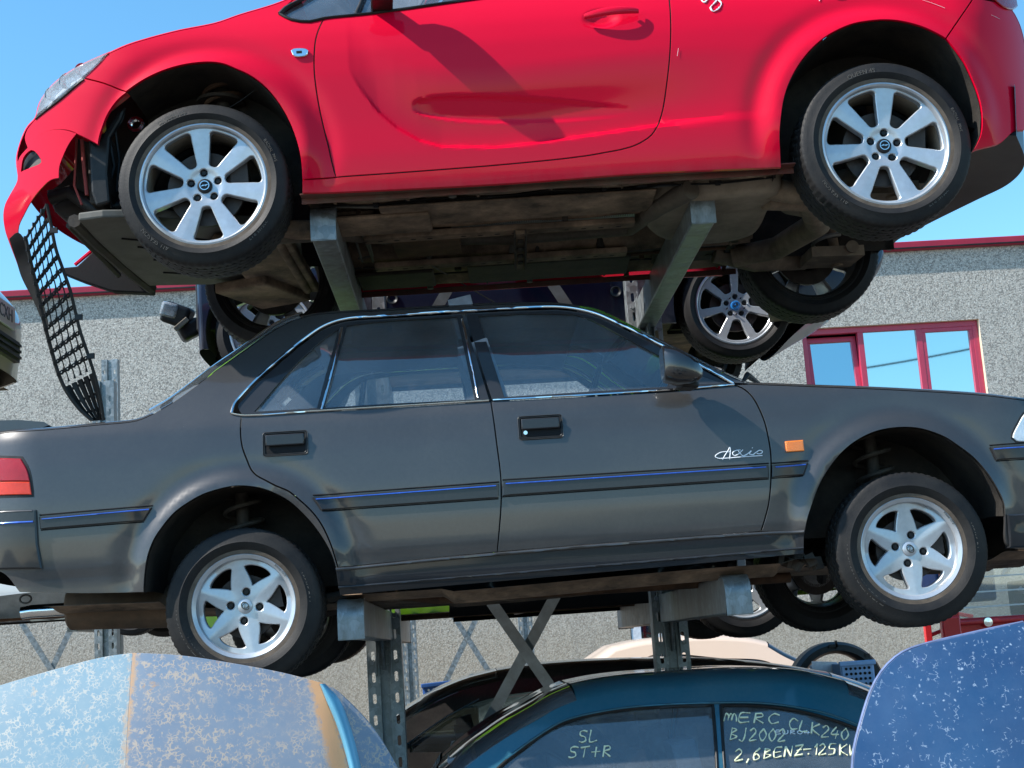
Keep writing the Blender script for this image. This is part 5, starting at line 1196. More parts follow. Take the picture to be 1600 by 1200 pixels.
for y in (.3, r.Wd-.3): sf.tube([(w1[0]+.02, y-.1 if y < 1 else y+.1, w1[2]-.08), (w1[0]+.05, .62 if y < 1 else r.Wd-.62, .22)], .03, 8); sf.cyl((w1[0], y-.1 if y < 1 else y+.1, w1[2]), (w1[0], .6 if y < 1 else r.Wd-.6, .32), .018)
sf.build('subframe', M_UNDER, r.o, 0, bevel=.01)
en = MB(); en.box((w1[0]-.1, .9, .50), (.55, .75, .40)); en.box((w1[0]+.02, .6, .42), (.3, .3, .3)); en.cyl((w1[0]-.15, .4, .38), (w1[0]-.15, .52, .38), .12); en.build('engine_block', M_UNDERD, r.o, 0, bevel=.02)
MB().box((x_a+.04, r.Wd/2, .48), (.05, r.Wd-.5, .38)).build('bulkhead', M_UNDERD, r.o, 0); bk = MB(); bk.box((w2[0]-.44, r.Wd/2, .46), (.04, r.Wd-.5, .34)); bk.build('bulkhead', M_UNDERD, r.o, 0)
hd = MB(); y_ = r.Wd-.1
ptsb = [(99, 418), (120, 416), (146, 392), (196, 400), (240, 440), (238, 458), (176, 455), (130, 440), (100, 428)]; pp(ptsb, r.Wd-.22, r.Wd-.16, hd); hd.build('far_bumper_end', M_MATT, r.o, 0, bevel=.006)
q0 = [r.aty(px, py, r.Wd-.20) for px, py in ((117, 414), (142, 393), (152, 388))]; MB().tube(q0, .010, 6).build('bumper_edge', M_RED, r.o)
# seats and dash so that the cabin is not empty
for y in (.45, r.Wd-.45): seat(r, .35, y, .50, -1)
MB().box((-.55, r.Wd/2, .95), (.4, 1.4, .2)).build('dashboard', M_PLAST, r.o, 40, bevel=.05)
# ---- dangling lower grille
L_ = [(40, 372), (45, 396), (52, 430), (61, 468), (71, 512), (82, 553), (91, 583), (101, 606), (113, 625), (126, 641), (144, 657)]
Rg = [(73, 319), (80, 352), (87, 388), (98, 420), (110, 455), (118, 488), (126, 520), (139, 558), (150, 594), (157, 625), (162, 657)]
def yg(t): return .16+.22*t
def gp(u, v):
    a = np.array(Lc[int(v*(len(Lc)-1))]); b = np.array(Rc[int(v*(len(Rc)-1))]); p = a+(b-a)*u; return Vector(r.aty(p[0], p[1], yg(v)+.03*sin(pi*u)))
Lc, Rc = cr(L_, 1.), cr(Rg, 1.)
def even(c, n=400):
    A = np.array(c); d = np.r_[0, np.cumsum(np.linalg.norm(np.diff(A, axis=0), axis=1))]; t = np.linspace(0, d[-1], n); return [(np.interp(q, d, A[:, 0]), np.interp(q, d, A[:, 1])) for q in t]
Lc, Rc = even(Lc), even(Rc)
gm = MB(); NR, NC = 17, 5
gm.tube([gp(0, v) for v in np.linspace(0, 1, 60)], .008, 6); gm.tube([gp(1, v) for v in np.linspace(0, 1, 60)], .007, 6)
for i in range(NR):
    v0 = i/NR; v1 = (i+1)/NR
    if v1 > .80: break
    for j in range(NC):
        off_ = .0 if i % 2 == 0 else .5
        u0, u1 = j/NC, (j+1)/NC; vm = v0+(v1-v0)*.30
        a, b, c_, d = gp(u0, v0+.004), gp((u0+u1)/2, v0-.006+.012), gp(u1, v0+.004), gp(u0, v1)
        gm.tube([gp(u0, v0), gp(u0+.03, vm), gp(u0+.02, v0+(v1-v0)*.7), gp(u0, v1)], [.006, .0028, .0028, .006], 6)
        gm.tube([gp(u0, v0), gp((u0+u1)/2, v0+(v1-v0)*.16), gp(u1, v0)], [.0065, .0045, .0065], 6); gm.tube([gp(u0, v0), gp((u0+u1)/2, v0-(v1-v0)*.10 if v0 > .02 else 0), gp(u1, v0)], [.005, .003, .005], 6)
        p = gp(u0, v0); gm.box(p, (.014, .03, .016), (.3, 0, .4))
vs = np.linspace(.78, .995, 9)
for j in range(NC):
    u0, u1 = j/NC+.012, (j+1)/NC-.012
    G = [[gp(u, v)+Vector((0, d_, 0)) for u, d_ in ((u0, .012), (u0+.02, 0), (u1-.02, 0), (u1, .012))] for v in vs]; gm.grid([[tuple(p) for p in row] for row in G])
for v in (.80, .87, .94, .992): gm.tube([gp(u, v)+Vector((0, .012, 0)) for u in np.linspace(0, 1, 7)], .006, 6)
for v in (.13, .53, .71): p = gp(1.06, v); gm.box(p, (.03, .012, .022))
gm.build('lower_grille', M_PLAST, r.o, 40)
# ---------------------------------------------------------------- teal coupe below
def W2(px, py, Y): return wpt(px, py, Y)
def coupe(name, label, Y0, mat, roofpx, dlopx, tailx, nosex, x_of, rise=.05, group=None, archx=(), Wd=1.72, blt=.92, z0=0., glassm_=None, frontright=True, gl=None, **kw):
    c = Car(name, label, 'car', (x_of, Y0, z0), (0, 0, 0), Wd, group)
    t = tab([(.15, .08), (.24, .02), (.5, .0), (.72, .01), (blt-.04, .04), (blt+.02, .065), (blt+.22, .155), (blt+.50, .34)], sig=.02)
    c.S = lambda x, z: t(z)+.28*np.clip((tailx+.5-x)/.5, 0, 1.2)**2.3+.28*np.clip((x-(nosex-.6))/.6, 0, 1.2)**2.3
    return c
cp = coupe('teal_coupe', '', 5.52, M_TEAL, None, None, -1.95, 2.62, .55)
cp.o['label'] = 'metallic teal coupe below the grey saloon with yellow pen writing on its side windows'
rail = [(700, 1226), (732, 1196), (766, 1170), (800, 1147), (839, 1125), (870, 1107), (901, 1094), (943, 1085), (987, 1079), (1040, 1075), (1100, 1071), (1160, 1068), (1210, 1068), (1262, 1071), (1326, 1085), (1356, 1096), (1400, 1118), (1450, 1146), (1500, 1176)]
Rl = cp.T(rail)
tailp = cr([(-1.93, .30), (-1.98, .5), (-1.96, .75), (-1.90, .93)], .03)
deck = cr([(-1.90, .93), (-1.6, .985), (Rl[0][0]-.12, 1.0), Rl[0]], .03)
k9 = 6
rearg = cr(Rl[:7], .03); roofl = cr(Rl[6:15], .03); wsg = cr(Rl[14:], .03)
hoodl = cr([Rl[-1], (Rl[-1][0]+.3, Rl[-1][1]-.12), (1.7, .88), (2.2, .78), (2.5, .66)], .03); nosel = cr([(2.5, .66), (2.62, .5), (2.6, .28)], .03)
top = tailp+deck[1:]+rearg[1:]+roofl[1:]+wsg[1:]+hoodl[1:]+nosel[1:]
i0 = len(tailp)+len(deck)-2; i1 = i0+len(rearg)-1; i2 = i1+len(roofl)-1; i3 = i2+len(wsg)-1
d1 = join(cr(cp.T([(752, 1226), (790, 1190), (819, 1168), (850, 1145), (878, 1131), (930, 1116), (987, 1108), (1050, 1104), (1114, 1102)]), .02), cr(cp.T([(1114, 1102), (1118, 1150), (1122, 1260)]), .03), cr(cp.T([(1122, 1260), (900, 1268), (752, 1268)]), .03), cr(cp.T([(752, 1268), (752, 1226)]), .03))
d2 = join(cr(cp.T([(1126, 1102), (1180, 1103), (1225, 1107), (1262, 1114), (1292, 1122), (1340, 1139), (1385, 1162), (1430, 1195)]), .02), cr(cp.T([(1430, 1195), (1440, 1240), (1400, 1252), (1250, 1258), (1136, 1260)]), .03), cr(cp.T([(1136, 1260), (1131, 1180), (1126, 1102)]), .03))
gcar_build(cp, top, [(-1.18, .36), (1.55, .36)], [d1, d2], M_TEAL, .93, glassm_=M_GLASS, zs=.22, glass_ranges=[(i0, i1), (i2, i3)], rise=.06, h=.025, wz=.31, h0=.10)
cp.strip('roof_gutter', [(x, z-.006) for x, z in cr(cp.T([(790, 1183), (839, 1148), (880, 1124), (940, 1109), (1000, 1101), (1100, 1096), (1200, 1097), (1290, 1112), (1350, 1134)]), .03)], .005, M_TEAL, off=-.004)
for p0, nm in (((893, 1096), 'roof_seam'),):
    x, z = cp.hit(*p0)
YL = lambda lst, **k: strokes(cp, lst, .0026, M_CHALK, 'pen_writing', off=.006, **k)
def word(s, px, py, h_, w_, slope=0., skew=0., adv=1.25):
    F = {'S': [[(1, .1), (.6, 0), (.15, .12), (.2, .4), (.7, .55), (.8, .85), (.3, 1), (0, .9)]], 'L': [[(.2, 0), (.05, 1), (.9, .9)]], 'T': [[(0, .12), (1, .0)], [(.5, .05), (.45, 1)]], 't': [[(0, .4), (1, .3)], [(.5, .0), (.45, 1)]], '+': [[(0, .55), (1, .5)], [(.5, .1), (.5, 1)]],
         'R': [[(.15, 1), (.15, 0)], [(.1, .05), (.7, .05), (.8, .3), (.2, .5), (.95, 1)]], 'M': [[(0, .9), (.1, .1), (.3, .3), (.35, .8)], [(.35, .5), (.5, .1), (.65, .3), (.65, .8)], [(.65, .5), (.8, .1), (1, .4), (1.1, .9)]], 'E': [[(.9, 0), (.1, .05), (.1, .95), (.95, .9)], [(.1, .5), (.8, .45)]],
         'C': [[(1, .15), (.5, 0), (.1, .5), (.4, 1), (1, .85)]], 'K': [[(.1, 0), (.1, 1)], [(.9, 0), (.15, .55), (1, 1)]], '2': [[(.05, .2), (.5, 0), (.8, .25), (.1, 1), (1, .92)]], '4': [[(.5, 0), (0, .65), (1, .6)], [(.75, .3), (.65, 1)]], '0': [[(.5, 0), (.05, .5), (.5, 1), (.95, .5), (.5, 0)]],
         'B': [[(.15, 0), (.1, 1)], [(.1, .02), (.75, .15), (.15, .48), (.9, .72), (.1, 1)]], 'J': [[(.7, 0), (.65, .8), (.4, 1.1), (0, .95)]], 'U': [[(.05, 0), (.1, .8), (.5, 1), (.9, .7), (.9, 0)]], 'O': [[(.5, 0), (.05, .5), (.5, 1), (.95, .5), (.5, 0)]], ',': [[(.4, .9), (.2, 1.25)]], '6': [[(.8, 0), (.2, .5), (.3, 1), (.85, .8), (.5, .5), (.15, .7)]],
         'N': [[(.05, 1), (.1, 0)], [(.1, 0), (.85, 1)], [(.85, 1), (.9, 0)]], 'Z': [[(0, .05), (.95, 0)], [(.95, 0), (.05, 1)], [(.05, 1), (1, .95)], [(.2, .5), (.8, .45)]], '-': [[(0, .5), (1, .45)]], '1': [[(.2, .3), (.5, 0)], [(.5, 0), (.5, 1)]], '5': [[(.95, 0), (.2, .05), (.15, .45), (.8, .5), (.8, .9), (.1, 1)]], 'W': [[(0, 0), (.15, 1), (.45, .4), (.75, 1), (1, 0)]],
         'k': [[(.15, 0), (.1, 1)], [(.8, .3), (.15, .65), (.9, 1)]], '.': [[(.4, .9), (.5, 1)]], '=': [[(0, .35), (1, .3)], [(0, .7), (1, .65)]]}
    out = []; x = px
    for ch in s:
        if ch in F:
            for st_ in F[ch]: out.append([(x+u*w_+skew*(1-v)*h_, py+v*h_+slope*(x-px+u*w_)) for u, v in st_])
        x += w_*adv*(.6 if ch in ',.1' else 1)
    return out
for w_ in (word('SL', 905, 1142, 18, 13, -.05), word('ST+R', 888, 1167, 17, 14, -.03, .15), word('MERC', 1131, 1113, 15, 18, .03, .2), word('CLK', 1232, 1121, 17, 14, .22, .1), word('240', 1283, 1133, 18, 12, .14, .2),
   word('BJ2002', 1140, 1137, 19, 12, .03, .15), word('2,6', 1147, 1171, 18, 14, -.05, .1), word('BENZ.', 1193, 1170, 16, 13, -.1, .1), word('-125', 1255, 1163, 17, 12, -.02, .1), word('KW', 1312, 1163, 17, 13, .02)): YL(w_)
strokes(cp, word('EURO4', 1212, 1141, 6, 9, .0), .0015, M_CHALKW, 'pen_writing', off=.005)
# parts inside: stored tyre leaning in the rear side window
ty = tag(tyre_mb(.31, .2, .19).build('spare_tyre', M_RUBW), 'used tyre lying inside the teal coupe behind its rear side window', 'tyre'); p = wpt(862, 1200, 6.35); ty.location = (p[0], p[1], p[2]-.12); ty.rotation_euler = (radians(20), 0, radians(-50))

# ---------------------------------------------------------------- black coupe behind it
bc = coupe('black_coupe', '', 7.85, M_BLACK, None, None, -1.1, 3.3, .7)
bc.o['label'] = 'glossy black coupe standing behind the teal one, roof crossed by the brace'
Bl = bc.T([(560, 1180), (600, 1152), (640, 1122), (672, 1102), (700, 1088), (732, 1076), (780, 1064), (830, 1056), (900, 1050), (1000, 1046), (1100, 1045), (1200, 1052), (1300, 1066), (1360, 1085), (1420, 1112)])
tx_ = Bl[0][0]-.75
tailp = cr([(tx_, .3), (tx_-.04, .6), (tx_+.02, .9)], .04); deck = cr([(tx_+.02, .9), (tx_+.35, .96), Bl[0]], .04)
rearg = cr(Bl[:7], .04); roofl = cr(Bl[6:13], .04); wsg = cr(Bl[12:], .04); nx_ = tx_+4.4
hoodl = cr([Bl[-1], (Bl[-1][0]+.3, Bl[-1][1]-.1), (nx_-.5, .82), (nx_-.1, .68)], .04); nosel = cr([(nx_-.1, .68), (nx_, .5), (nx_-.02, .26)], .04)
t_ = tab([(.15, .08), (.24, .02), (.5, .0), (.72, .01), (.88, .04), (.94, .065), (1.14, .155), (1.44, .34)], sig=.02)
bc.S = lambda x, z, a=tx_, b=nx_: t_(z)+.28*np.clip((a+.5-x)/.5, 0, 1.2)**2.3+.28*np.clip((x-(b-.6))/.6, 0, 1.2)**2.3
top = tailp+deck[1:]+rearg[1:]+roofl[1:]+wsg[1:]+hoodl[1:]+nosel[1:]
i0 = len(tailp)+len(deck)-2; i1 = i0+len(rearg)-1; i2 = i1+len(roofl)-1; i3 = i2+len(wsg)-1
dB = join(cr(bc.T([(640, 1160), (690, 1125), (740, 1100), (800, 1085), (880, 1077), (1000, 1073), (1150, 1073), (1240, 1082), (1300, 1100)]), .03), cr(bc.T([(1300, 1100), (1330, 1150), (1250, 1165), (900, 1172), (640, 1176)]), .04), cr(bc.T([(640, 1176), (640, 1160)]), .03))
gcar_build(bc, top, [(tx_+.85, .36), (nx_-.85, .36)], [dB], M_BLACK, .93, zs=.22, glass_ranges=[(i0, i1), (i2, i3)], rise=.06, h=.04, h0=.1, trim=False)
bc.strip('chrome_rail', bc.T([(622, 1172), (660, 1145), (700, 1118), (748, 1092)]), .007, M_CHROME, off=-.01)

def boxcar(name, label, Y0, mat, belt, toppts, dlo_, tx, nx, z0, x0=0., arch=None, wz=.3, style='five', R=.31, rr=.2, zs=.2, wd=1.7, gr=(), rise=.05, spins=None, tread='', rot_w=0., glass=None, wy=.03, h0=.08, group=None, cat='car', drop=None, rot=(0, 0, 0), alloy=None, seats=True, tum=.30, h=.04, ux1=.1):
    c = Car(name, label, cat, (x0, Y0, z0), rot, wd, group)
    t = tab([(zs-.08, .08), (zs, .02), (.5, .0), (.7, .01), (belt-.03, .04), (belt+.02, .06), (belt+.5, tum)], sig=.02)
    c.S = lambda x, z: t(z)+.28*np.clip((tx+.5-x)/.5, 0, 1.2)**2.3+.28*np.clip((x-(nx-.6))/.6, 0, 1.2)**2.3
    segs = [cr(s_, .04) for s_ in toppts]; top = segs[0]; rng = []
    for k, s_ in enumerate(segs[1:], 1):
        a = len(top)-1; top = top+s_[1:]
        if k in gr: rng.append((a, len(top)-1))
    gcar_build(c, top, arch, dlo_, mat, belt, zs=zs, style=style, R=R, rr=rr, wz=wz, tread=tread, rot_w=rot_w, glass_ranges=rng, rise=rise, h=h, wy=wy, alloy=alloy, spins=spins, h0=h0, seats=seats, trim=False, glassm_=glass, ux1=ux1)
    return c
def sedan_top(tx, nx, belt=.92, H=1.40, zs=.22, c0=.28, c1=.66, hood=.82):
    L = nx-tx; a, b, c_, d = tx+L*.20, tx+L*c0+L*.06, tx+L*.56, tx+L*.74
    return [[(tx+.02, zs), (tx-.02, .5), (tx+.03, belt-.03)], [(tx+.03, belt-.03), (a, belt+.04)], [(a, belt+.04), (b, H-.06)], [(b, H-.06), ((b+c_)/2, H), (c_, H-.03)], [(c_, H-.03), (d, belt+.03)], [(d, belt+.03), (nx-.6, hood+.04), (nx-.12, hood-.12)], [(nx-.12, hood-.12), (nx, .5), (nx-.02, zs)]]
def sedan_dlo(tx, nx, belt=.92, H=1.40):
    L = nx-tx; a, b, c_, d = tx+L*.20, tx+L*.34, tx+L*.56, tx+L*.74
    return [[(a+.35, belt+.04), (b+.12, H-.12), ((b+c_)/2, H-.07), (c_-.02, H-.10), (d-.32, belt+.08), (c_, belt+.02), (b, belt+.03)]]
# navy saloon behind the red one: wheels fitted to the photograph
wA, wB = wpt(1150, 473, 8.02), wpt(424, 520, 8.02)
n0 = Car('x', '', '', (0, 0, 0)); bpy.data.objects.remove(n0.o)
zc = (wA[2]+wB[2])/2; z0 = zc-.33; wb = wA[0]-wB[0]
nvt = sedan_top(wB[0]-.85, wA[0]+.98, .95, 1.42, .24); bz_ = .95
nvt[0] = [(wB[0]-.388, .24), (wB[0]-.389, .6), (wB[0]-.39, .95)]; nvt[1] = [(wB[0]-.39, .95), nvt[1][1]]; xe_ = wA[0]+.98; nvt[6] = [nvt[6][0], (xe_, .70), (xe_-.04, .60), (xe_-.16, .50), (xe_-.36, .40), (xe_-.50, .33)]
nv = boxcar('navy_saloon', 'dark navy saloon on the top arms behind the red hatchback, one alloy wheel showing', 7.98, M_NAVY, .95, nvt, sedan_dlo(wB[0]-.85, wA[0]+.98, .95, 1.42), wB[0]-2.2, wA[0]+.98, z0, 0, [(wB[0], .375), (wA[0], .375)], .33, 'bmw', .325, .236, .24, 1.75, (2, 4), tread='bmw', rot_w=0., spins=[0, radians(2)], seats=False, ux1=.62)
for px, py in ((613, 467), (962, 456)): x, z = nv.hit(px, py); y = float(nv.S(np.array([x]), np.array([z]))[0]); MB().lathe([(.034, -.006), (.030, -.008), (.022, -.004), (.018, 0), (.001, .002)], 28, (x, y, z)).build('jacking_plug', M_PLAST, nv.o)
nv.strip('sill_seam', nv.T([(602, 445), (604, 480)]), .003, M_MATT, off=-.001)
nv.strip('sill_strip', nv.T([(560, 447), (800, 436), (985, 425)]), .006, M_NAVY, off=-.006)
# pale torn bumper corner and undertray of the navy car
bt = [nv.atz(px, py, .21) for px, py in [(1200, 492), (1265, 482), (1330, 462), (1330, 480), (1285, 498), (1236, 505), (1205, 508)]]; k = len(bt)
MB().add(bt+[(x, y, z+.03) for x, y, z in bt], [tuple(range(k)), tuple(range(2*k-1, k-1, -1))]+[(i, (i+1) % k, k+(i+1) % k, k+i) for i in range(k)]).build('front_undertray', M_TANK, nv.o, 0, bevel=.006)
hb = MB(); q = nv.aty(283, 500, .25)
hb.box((q[0]-.02, q[1], q[2]+.03), (.16, .2, .13), (.2, .4, .1)); hb.box((q[0]+.05, q[1]+.02, q[2]-.06), (.14, .16, .10), (.1, -.5, .2)); hb.build('hanging_headlamp', M_PLAST, nv.o, 40, bevel=.025, seg=3)
MB().box((q[0]-.05, q[1]-.1, q[2]+.04), (.10, .03, .09), (.2, .3, .1)).build('lamp_lens', M_BOTT, nv.o, 40, bevel=.02)
MB().box((q[0]+.02, q[1]-.1, q[2]-.05), (.10, .02, .03), (.2, -.7, .1)).build('lamp_bracket', M_TANK, nv.o, 0, bevel=.004)
fb_ = MB(); p1_ = nv.aty(340, 480, .2); fb_.box((p1_[0]-.05, .3, p1_[2]+.02), (.14, .3, .34)); p2_ = nv.aty(327, 520, .3); fb_.box((p2_[0], .3, p2_[2]), (.06, .05, .12)); fb_.build('bumper_carrier', M_PLAST, nv.o, 0, bevel=.012)

# lime car behind the grey saloon (same arms, level below)
x1l = wpt(1163, 908, 8.0); zl_ = x1l[2]-.31
tx, nx = x1l[0]-3.12, x1l[0]+.62
lc = boxcar('lime_hatchback', 'lime green hatchback mostly hidden behind the grey saloon on the same arms', 7.98, M_LIME, .90, sedan_top(tx, nx, .90, 1.32, .245), sedan_dlo(tx, nx, .90, 1.32), tx, nx, zl_, 0, [(x1l[0]-2.5, .37), (x1l[0], .37)], .31, 'five', .315, .205, .245, 1.68, (2, 4))
lcq = lc.T([(702, 900), (1075, 870), (1075, 938), (702, 964)]); lc.panel('sill_cover', join(*[cr([lcq[i], lcq[(i+1) % 4]], .05) for i in range(4)]), [], M_MATT, off=-.016, gap=0, th=.03, h=.04)
# beige saloon farther back on the ground
Yb = 10.8; bp = [wpt(px, py, Yb+.25) for px, py in [(900, 1062), (938, 1037), (964, 1019), (1004, 1010), (1078, 1003), (1130, 1002), (1170, 1005), (1200, 1011), (1224, 1026), (1266, 1046), (1330, 1075)]]
P_ = [(p[0], p[2]) for p in bp]; tx, nx = P_[0][0]-.9, P_[-1][0]+1.1; bl_ = P_[-1][1]-.06
be = boxcar('beige_saloon', 'pinkish beige car roof rising behind the black coupe, right of the wall shadow', Yb, M_BEIGE, bl_, [[(tx, .22), (tx-.03, .5), (tx+.03, bl_-.04)], [(tx+.03, bl_-.04), P_[0]], P_[:3], P_[2:8], P_[7:], [P_[-1], (nx-.5, bl_-.12), (nx-.05, bl_-.3)], [(nx-.05, bl_-.3), (nx, .5), (nx-.02, .22)]],
            [[(P_[1][0]+.3, bl_+.05), (P_[3][0], P_[3][1]-.10), (P_[5][0], P_[5][1]-.13), (P_[7][0], P_[7][1]-.12), (P_[9][0]-.15, bl_+.12), (P_[8][0], bl_+.03), (P_[4][0], bl_+.03)]], tx, nx, 0, 0, [(tx+.85, .36), (nx-.85, .36)], .31, gr=(4,))
# pale car high on the far left rack
pw = wpt(205, 943, 14.0); zc_ = pw[2]-.31
wc = boxcar('white_estate', 'white car on the far rack at left, seen under the tail of the grey saloon', 13.95, M_WHITE, .92, sedan_top(pw[0]-3.2, pw[0]+.85, .92, 1.4, .26), sedan_dlo(pw[0]-3.2, pw[0]+.85, .92, 1.4), pw[0]-3.2, pw[0]+.85, zc_, 0, [(pw[0]-2.4, .36), (pw[0], .36)], .31, 'five', .31, .21, .26, 1.7, (2, 4))
p = wpt(176, 1000, 16.1); za_ = zc_+.245
rack_post('far_rack_post', 'shaded post under the white car, its short arm ending beside the silencer', p[0], 16.1, [za_], 'posts carrying the white car', front=1.6, back=0)
rack_post('far_rack_post', 'post under the rear of the white car, farther left out of the frame', p[0]-1.75, 16.1, [za_], 'posts carrying the white car', front=1.9, back=0)
wc.panel('side_cladding', join(cr([(pw[0]-2.0, .24), (pw[0]-.4, .24)], .05), cr([(pw[0]-.4, .24), (pw[0]-.42, .42), (pw[0]-2.0, .42)], .05), cr([(pw[0]-2.0, .42), (pw[0]-2.0, .24)], .05)), [], M_TRAY, off=-.02, gap=0, th=.05, h=.06)
# champagne car nose at the left edge
cn = wpt(25, 500, 6.3); tx, nx = cn[0]-4.38, cn[0]-.18; zz = wpt(6, 556, 6.3)[2]-.22
ch = boxcar('champagne_car', 'champagne coloured car whose numbered nose pokes in at the left edge', 5.5, M_CHAMP, .92, sedan_top(tx, nx, .92, 1.4, .22, hood=.78), sedan_dlo(tx, nx, .92, 1.4), tx, nx, zz, 0, [(tx+.85, .36), (nx-.85, .36)], .30, gr=(2, 4), h=.03)
rack_post('rack_post', 'post with an arm under the nose of the champagne car', nx-1.25, RY, [zz+.225], 'posts carrying the champagne car', back=0)
rack_post('rack_post', 'post with an arm under the tail of the champagne car', nx-2.9, RY, [zz+.225], 'posts carrying the champagne car', back=0)
xn = nx+.045
pl = MB().box((xn+.022, .88, .47), (.012, .5, .115)).build('number_plate', M_WHITE, ch.o, 0, bevel=.004)
tm = text_mesh('CXH', .09, .001); mbt = MB(); mbt.add([(xn+.030+v.co.z, .99+v.co.x, .47+v.co.y) for v in tm.vertices], [tuple(p.vertices) for p in tm.polygons]); mbt.build('plate_number', M_LENSG, pl, 0)
gr_ = MB(); [gr_.box((xn+.012, .88, z), (.03, .7, .012)) for z in (.30, .33, .36)]; gr_.box((xn-.0, .88, .33), (.03, .72, .10)); gr_.build('lower_intake', M_PLAST, ch.o, 0)
MB().lathe([(.03, 0), (.036, -.004), (.04, .004)], 24, (0, 0, 0)).build('nose_badge', M_CHROME, ch.o)
bd_ = [o for o in ch.o.children if o.name.startswith('nose_badge')][0]; bd_.location = (xn+.005, .88, .62); bd_.rotation_euler = (0, 0, pi/2)

# ---------------------------------------------------------------- red tailgate at the far right, glass over a painted lower panel
Yv = 9.6; vx0 = wpt(1476, 960, Yv)[0]; van = root('red_tailgate', 'red car tailgate with heated rear glass, above the dark blue panel at right', 'tailgate', (vx0, Yv, 0))
zb1 = wpt(1540, 964, Yv)[2]; vw = 1.55; zt1 = 2.18
MB().box((vw/2, .02, (zb1+.98)/2), (vw-.1, .07, zb1-.98)).build('lower_panel', M_VAN, van, 40, bevel=.02)
MB().box((vw/2, -.03, zb1-.03), (vw-.12, .05, .035)).build('pressed_ledge', M_VAN, van, 40, bevel=.012)
tg = MB(); tg.box((.045, -.0, (zb1+zt1)/2), (.09, .08, zt1-zb1+.06)); tg.box((vw-.045, -.0, (zb1+zt1)/2), (.09, .08, zt1-zb1+.06)); tg.box((vw/2, .0, zt1), (vw-.182, .078, .1)); tg.box((.02, -.03, zb1-.15), (.13, .06, .34)); tg.build('window_surround', M_VAN, van, 40, bevel=.012)
MB().box((vw/2, -.012, (zb1+zt1-.05)/2), (vw-.185, .008, zt1-.05-zb1)).build('rear_glass', M_GLASS, van, 0)
for k in range(5): MB().box((vw/2, -.018, zb1+.07+.10*k), (vw-.2, .003, .010)).build('heater_line', M_WHITE, van, 0)
MB().lathe([(.001, -.012), (.03, -.01), (.034, 0)], 24, (.27, -.052, zb1-.035)).build('tail_badge', M_CHROME, van)
for nm, x, y, z, s_, mt, lb in (('storage_box', .28, .5, zb1+.28, (.42, .4, .34), M_BLUEB, 'bright blue box behind the rear glass of the red tailgate'), ('storage_box', 1.0, .6, zb1+.12, (.5, .4, .25), M_PLAST, 'black box behind the rear glass of the red tailgate')):
    o = MB().box((0, 0, 0), s_).build(nm, mt, None, 0, bevel=.02); o.location = (vx0+x, Yv+y, z); tag(o, lb, 'box')
fr_ = MB(); fr_.tube([(0, 0, 0), (.25, 0, .3), (.6, 0, .32)], .02, 8); fr_.tube([(.1, 0, -.1), (.35, 0, -.25), (.7, 0, -.2)], .02, 8); fr_.tube([(.45, 0, .4), (.45, 0, -.3)], .03, 8); o = fr_.build('garden_frame', M_WHITE); o.location = (vx0+.55, Yv+.3, zb1+.28); tag(o, 'white tubular frame behind the rear glass of the red tailgate', 'frame')
pr = wpt(1450, 990, 11); o = MB().box((0, 0, 0), (.05, .05, 1.9)).box((.18, .02, .72), (.4, .03, .03), (0, .25, 0)).box((.18, .02, .6), (.4, .03, .03), (0, -.3, 0)).build('red_stand', M_VAN, None, 0, bevel=.004); o.location = (pr[0], 11, .97); tag(o, 'thin red metal stand left of the red tailgate', 'stand')

# ---------------------------------------------------------------- clutter by the wall
q = wpt(1310, 1075, 9.4); mb = MB(); R1, R2 = .315, .235; G = []
for t in np.linspace(-.05, pi+.05, 50): G.append([(R1*1.0*cos(t), 0, R1*.95*sin(t)), ((R1-.02)*cos(t), -.05, (R1-.02)*.95*sin(t)), ((R2+.02)*cos(t), -.055, (R2+.02)*.95*sin(t)), (R2*cos(t), .0, R2*.95*sin(t)), ((R2)*cos(t), .12, R2*.95*sin(t)), (R1*cos(t), .12, R1*.95*sin(t)), (R1*1.0*cos(t), 0, R1*.95*sin(t))])
mb.grid(G); mb.box((-.02, -.06, R1*.87), (.06, .02, .02)); mb.box((.0, -.06, R1*.90), (.012, .02, .05)); mb.box((.2, -.05, .2), (.03, .02, .02)); o = mb.build('wheel_arch_liner', M_PLAST, None, 40); o.location = q; tag(o, 'black plastic arch shaped trim standing behind the black coupe bonnet', 'trim')
def crate(name, px, py, Y, w, h_, d_, mat, label, cat, rows, cols, tilt=0):
    q = wpt(px, py, Y); mb = MB(); t = .015
    mb.box((0, -d_/2, 0), (w, t, h_)); mb.box((-w/2, 0, 0), (t, d_, h_)); mb.box((w/2, 0, 0), (t, d_, h_)); mb.box((0, 0, -h_/2), (w, d_, t)); mb.box((0, d_/2, 0), (w, t, h_)); mb.box((0, -d_/2-.01, h_/2), (w+.03, .03, .03))
    o = mb.build(name, mat, None, 0, bevel=.006); o.location = q; o.rotation_euler = (0, tilt, 0)
    dd = MB()
    for i in range(rows):
        for j in range(cols): dd.cyl((-w*.36+w*.72*j/(cols-1), -d_/2-.012, -h_*.3+h_*.6*i/(rows-1)), (-w*.36+w*.72*j/(cols-1), -d_/2-.009, -h_*.3+h_*.6*i/(rows-1)), .009, n=8)
    dd.build('perforation', M_MATT if mat is M_TUB else M_PAPER, o, 0); return tag(o, label, cat)
crate('plastic_tub', 1334, 1056, 9.0, .20, .16, .2, M_TUB, 'light blue perforated plastic tub under the black arch trim', 'tub', 4, 6)
o = MB().box((0, 0, 0), (.16, .01, .13), (0, .1, 0)).build('paper_sheet', M_PAPER, None, 0); o.location = wpt(1288, 1050, 9.1); tag(o, 'white paper sheet beside the light blue tub', 'paper')
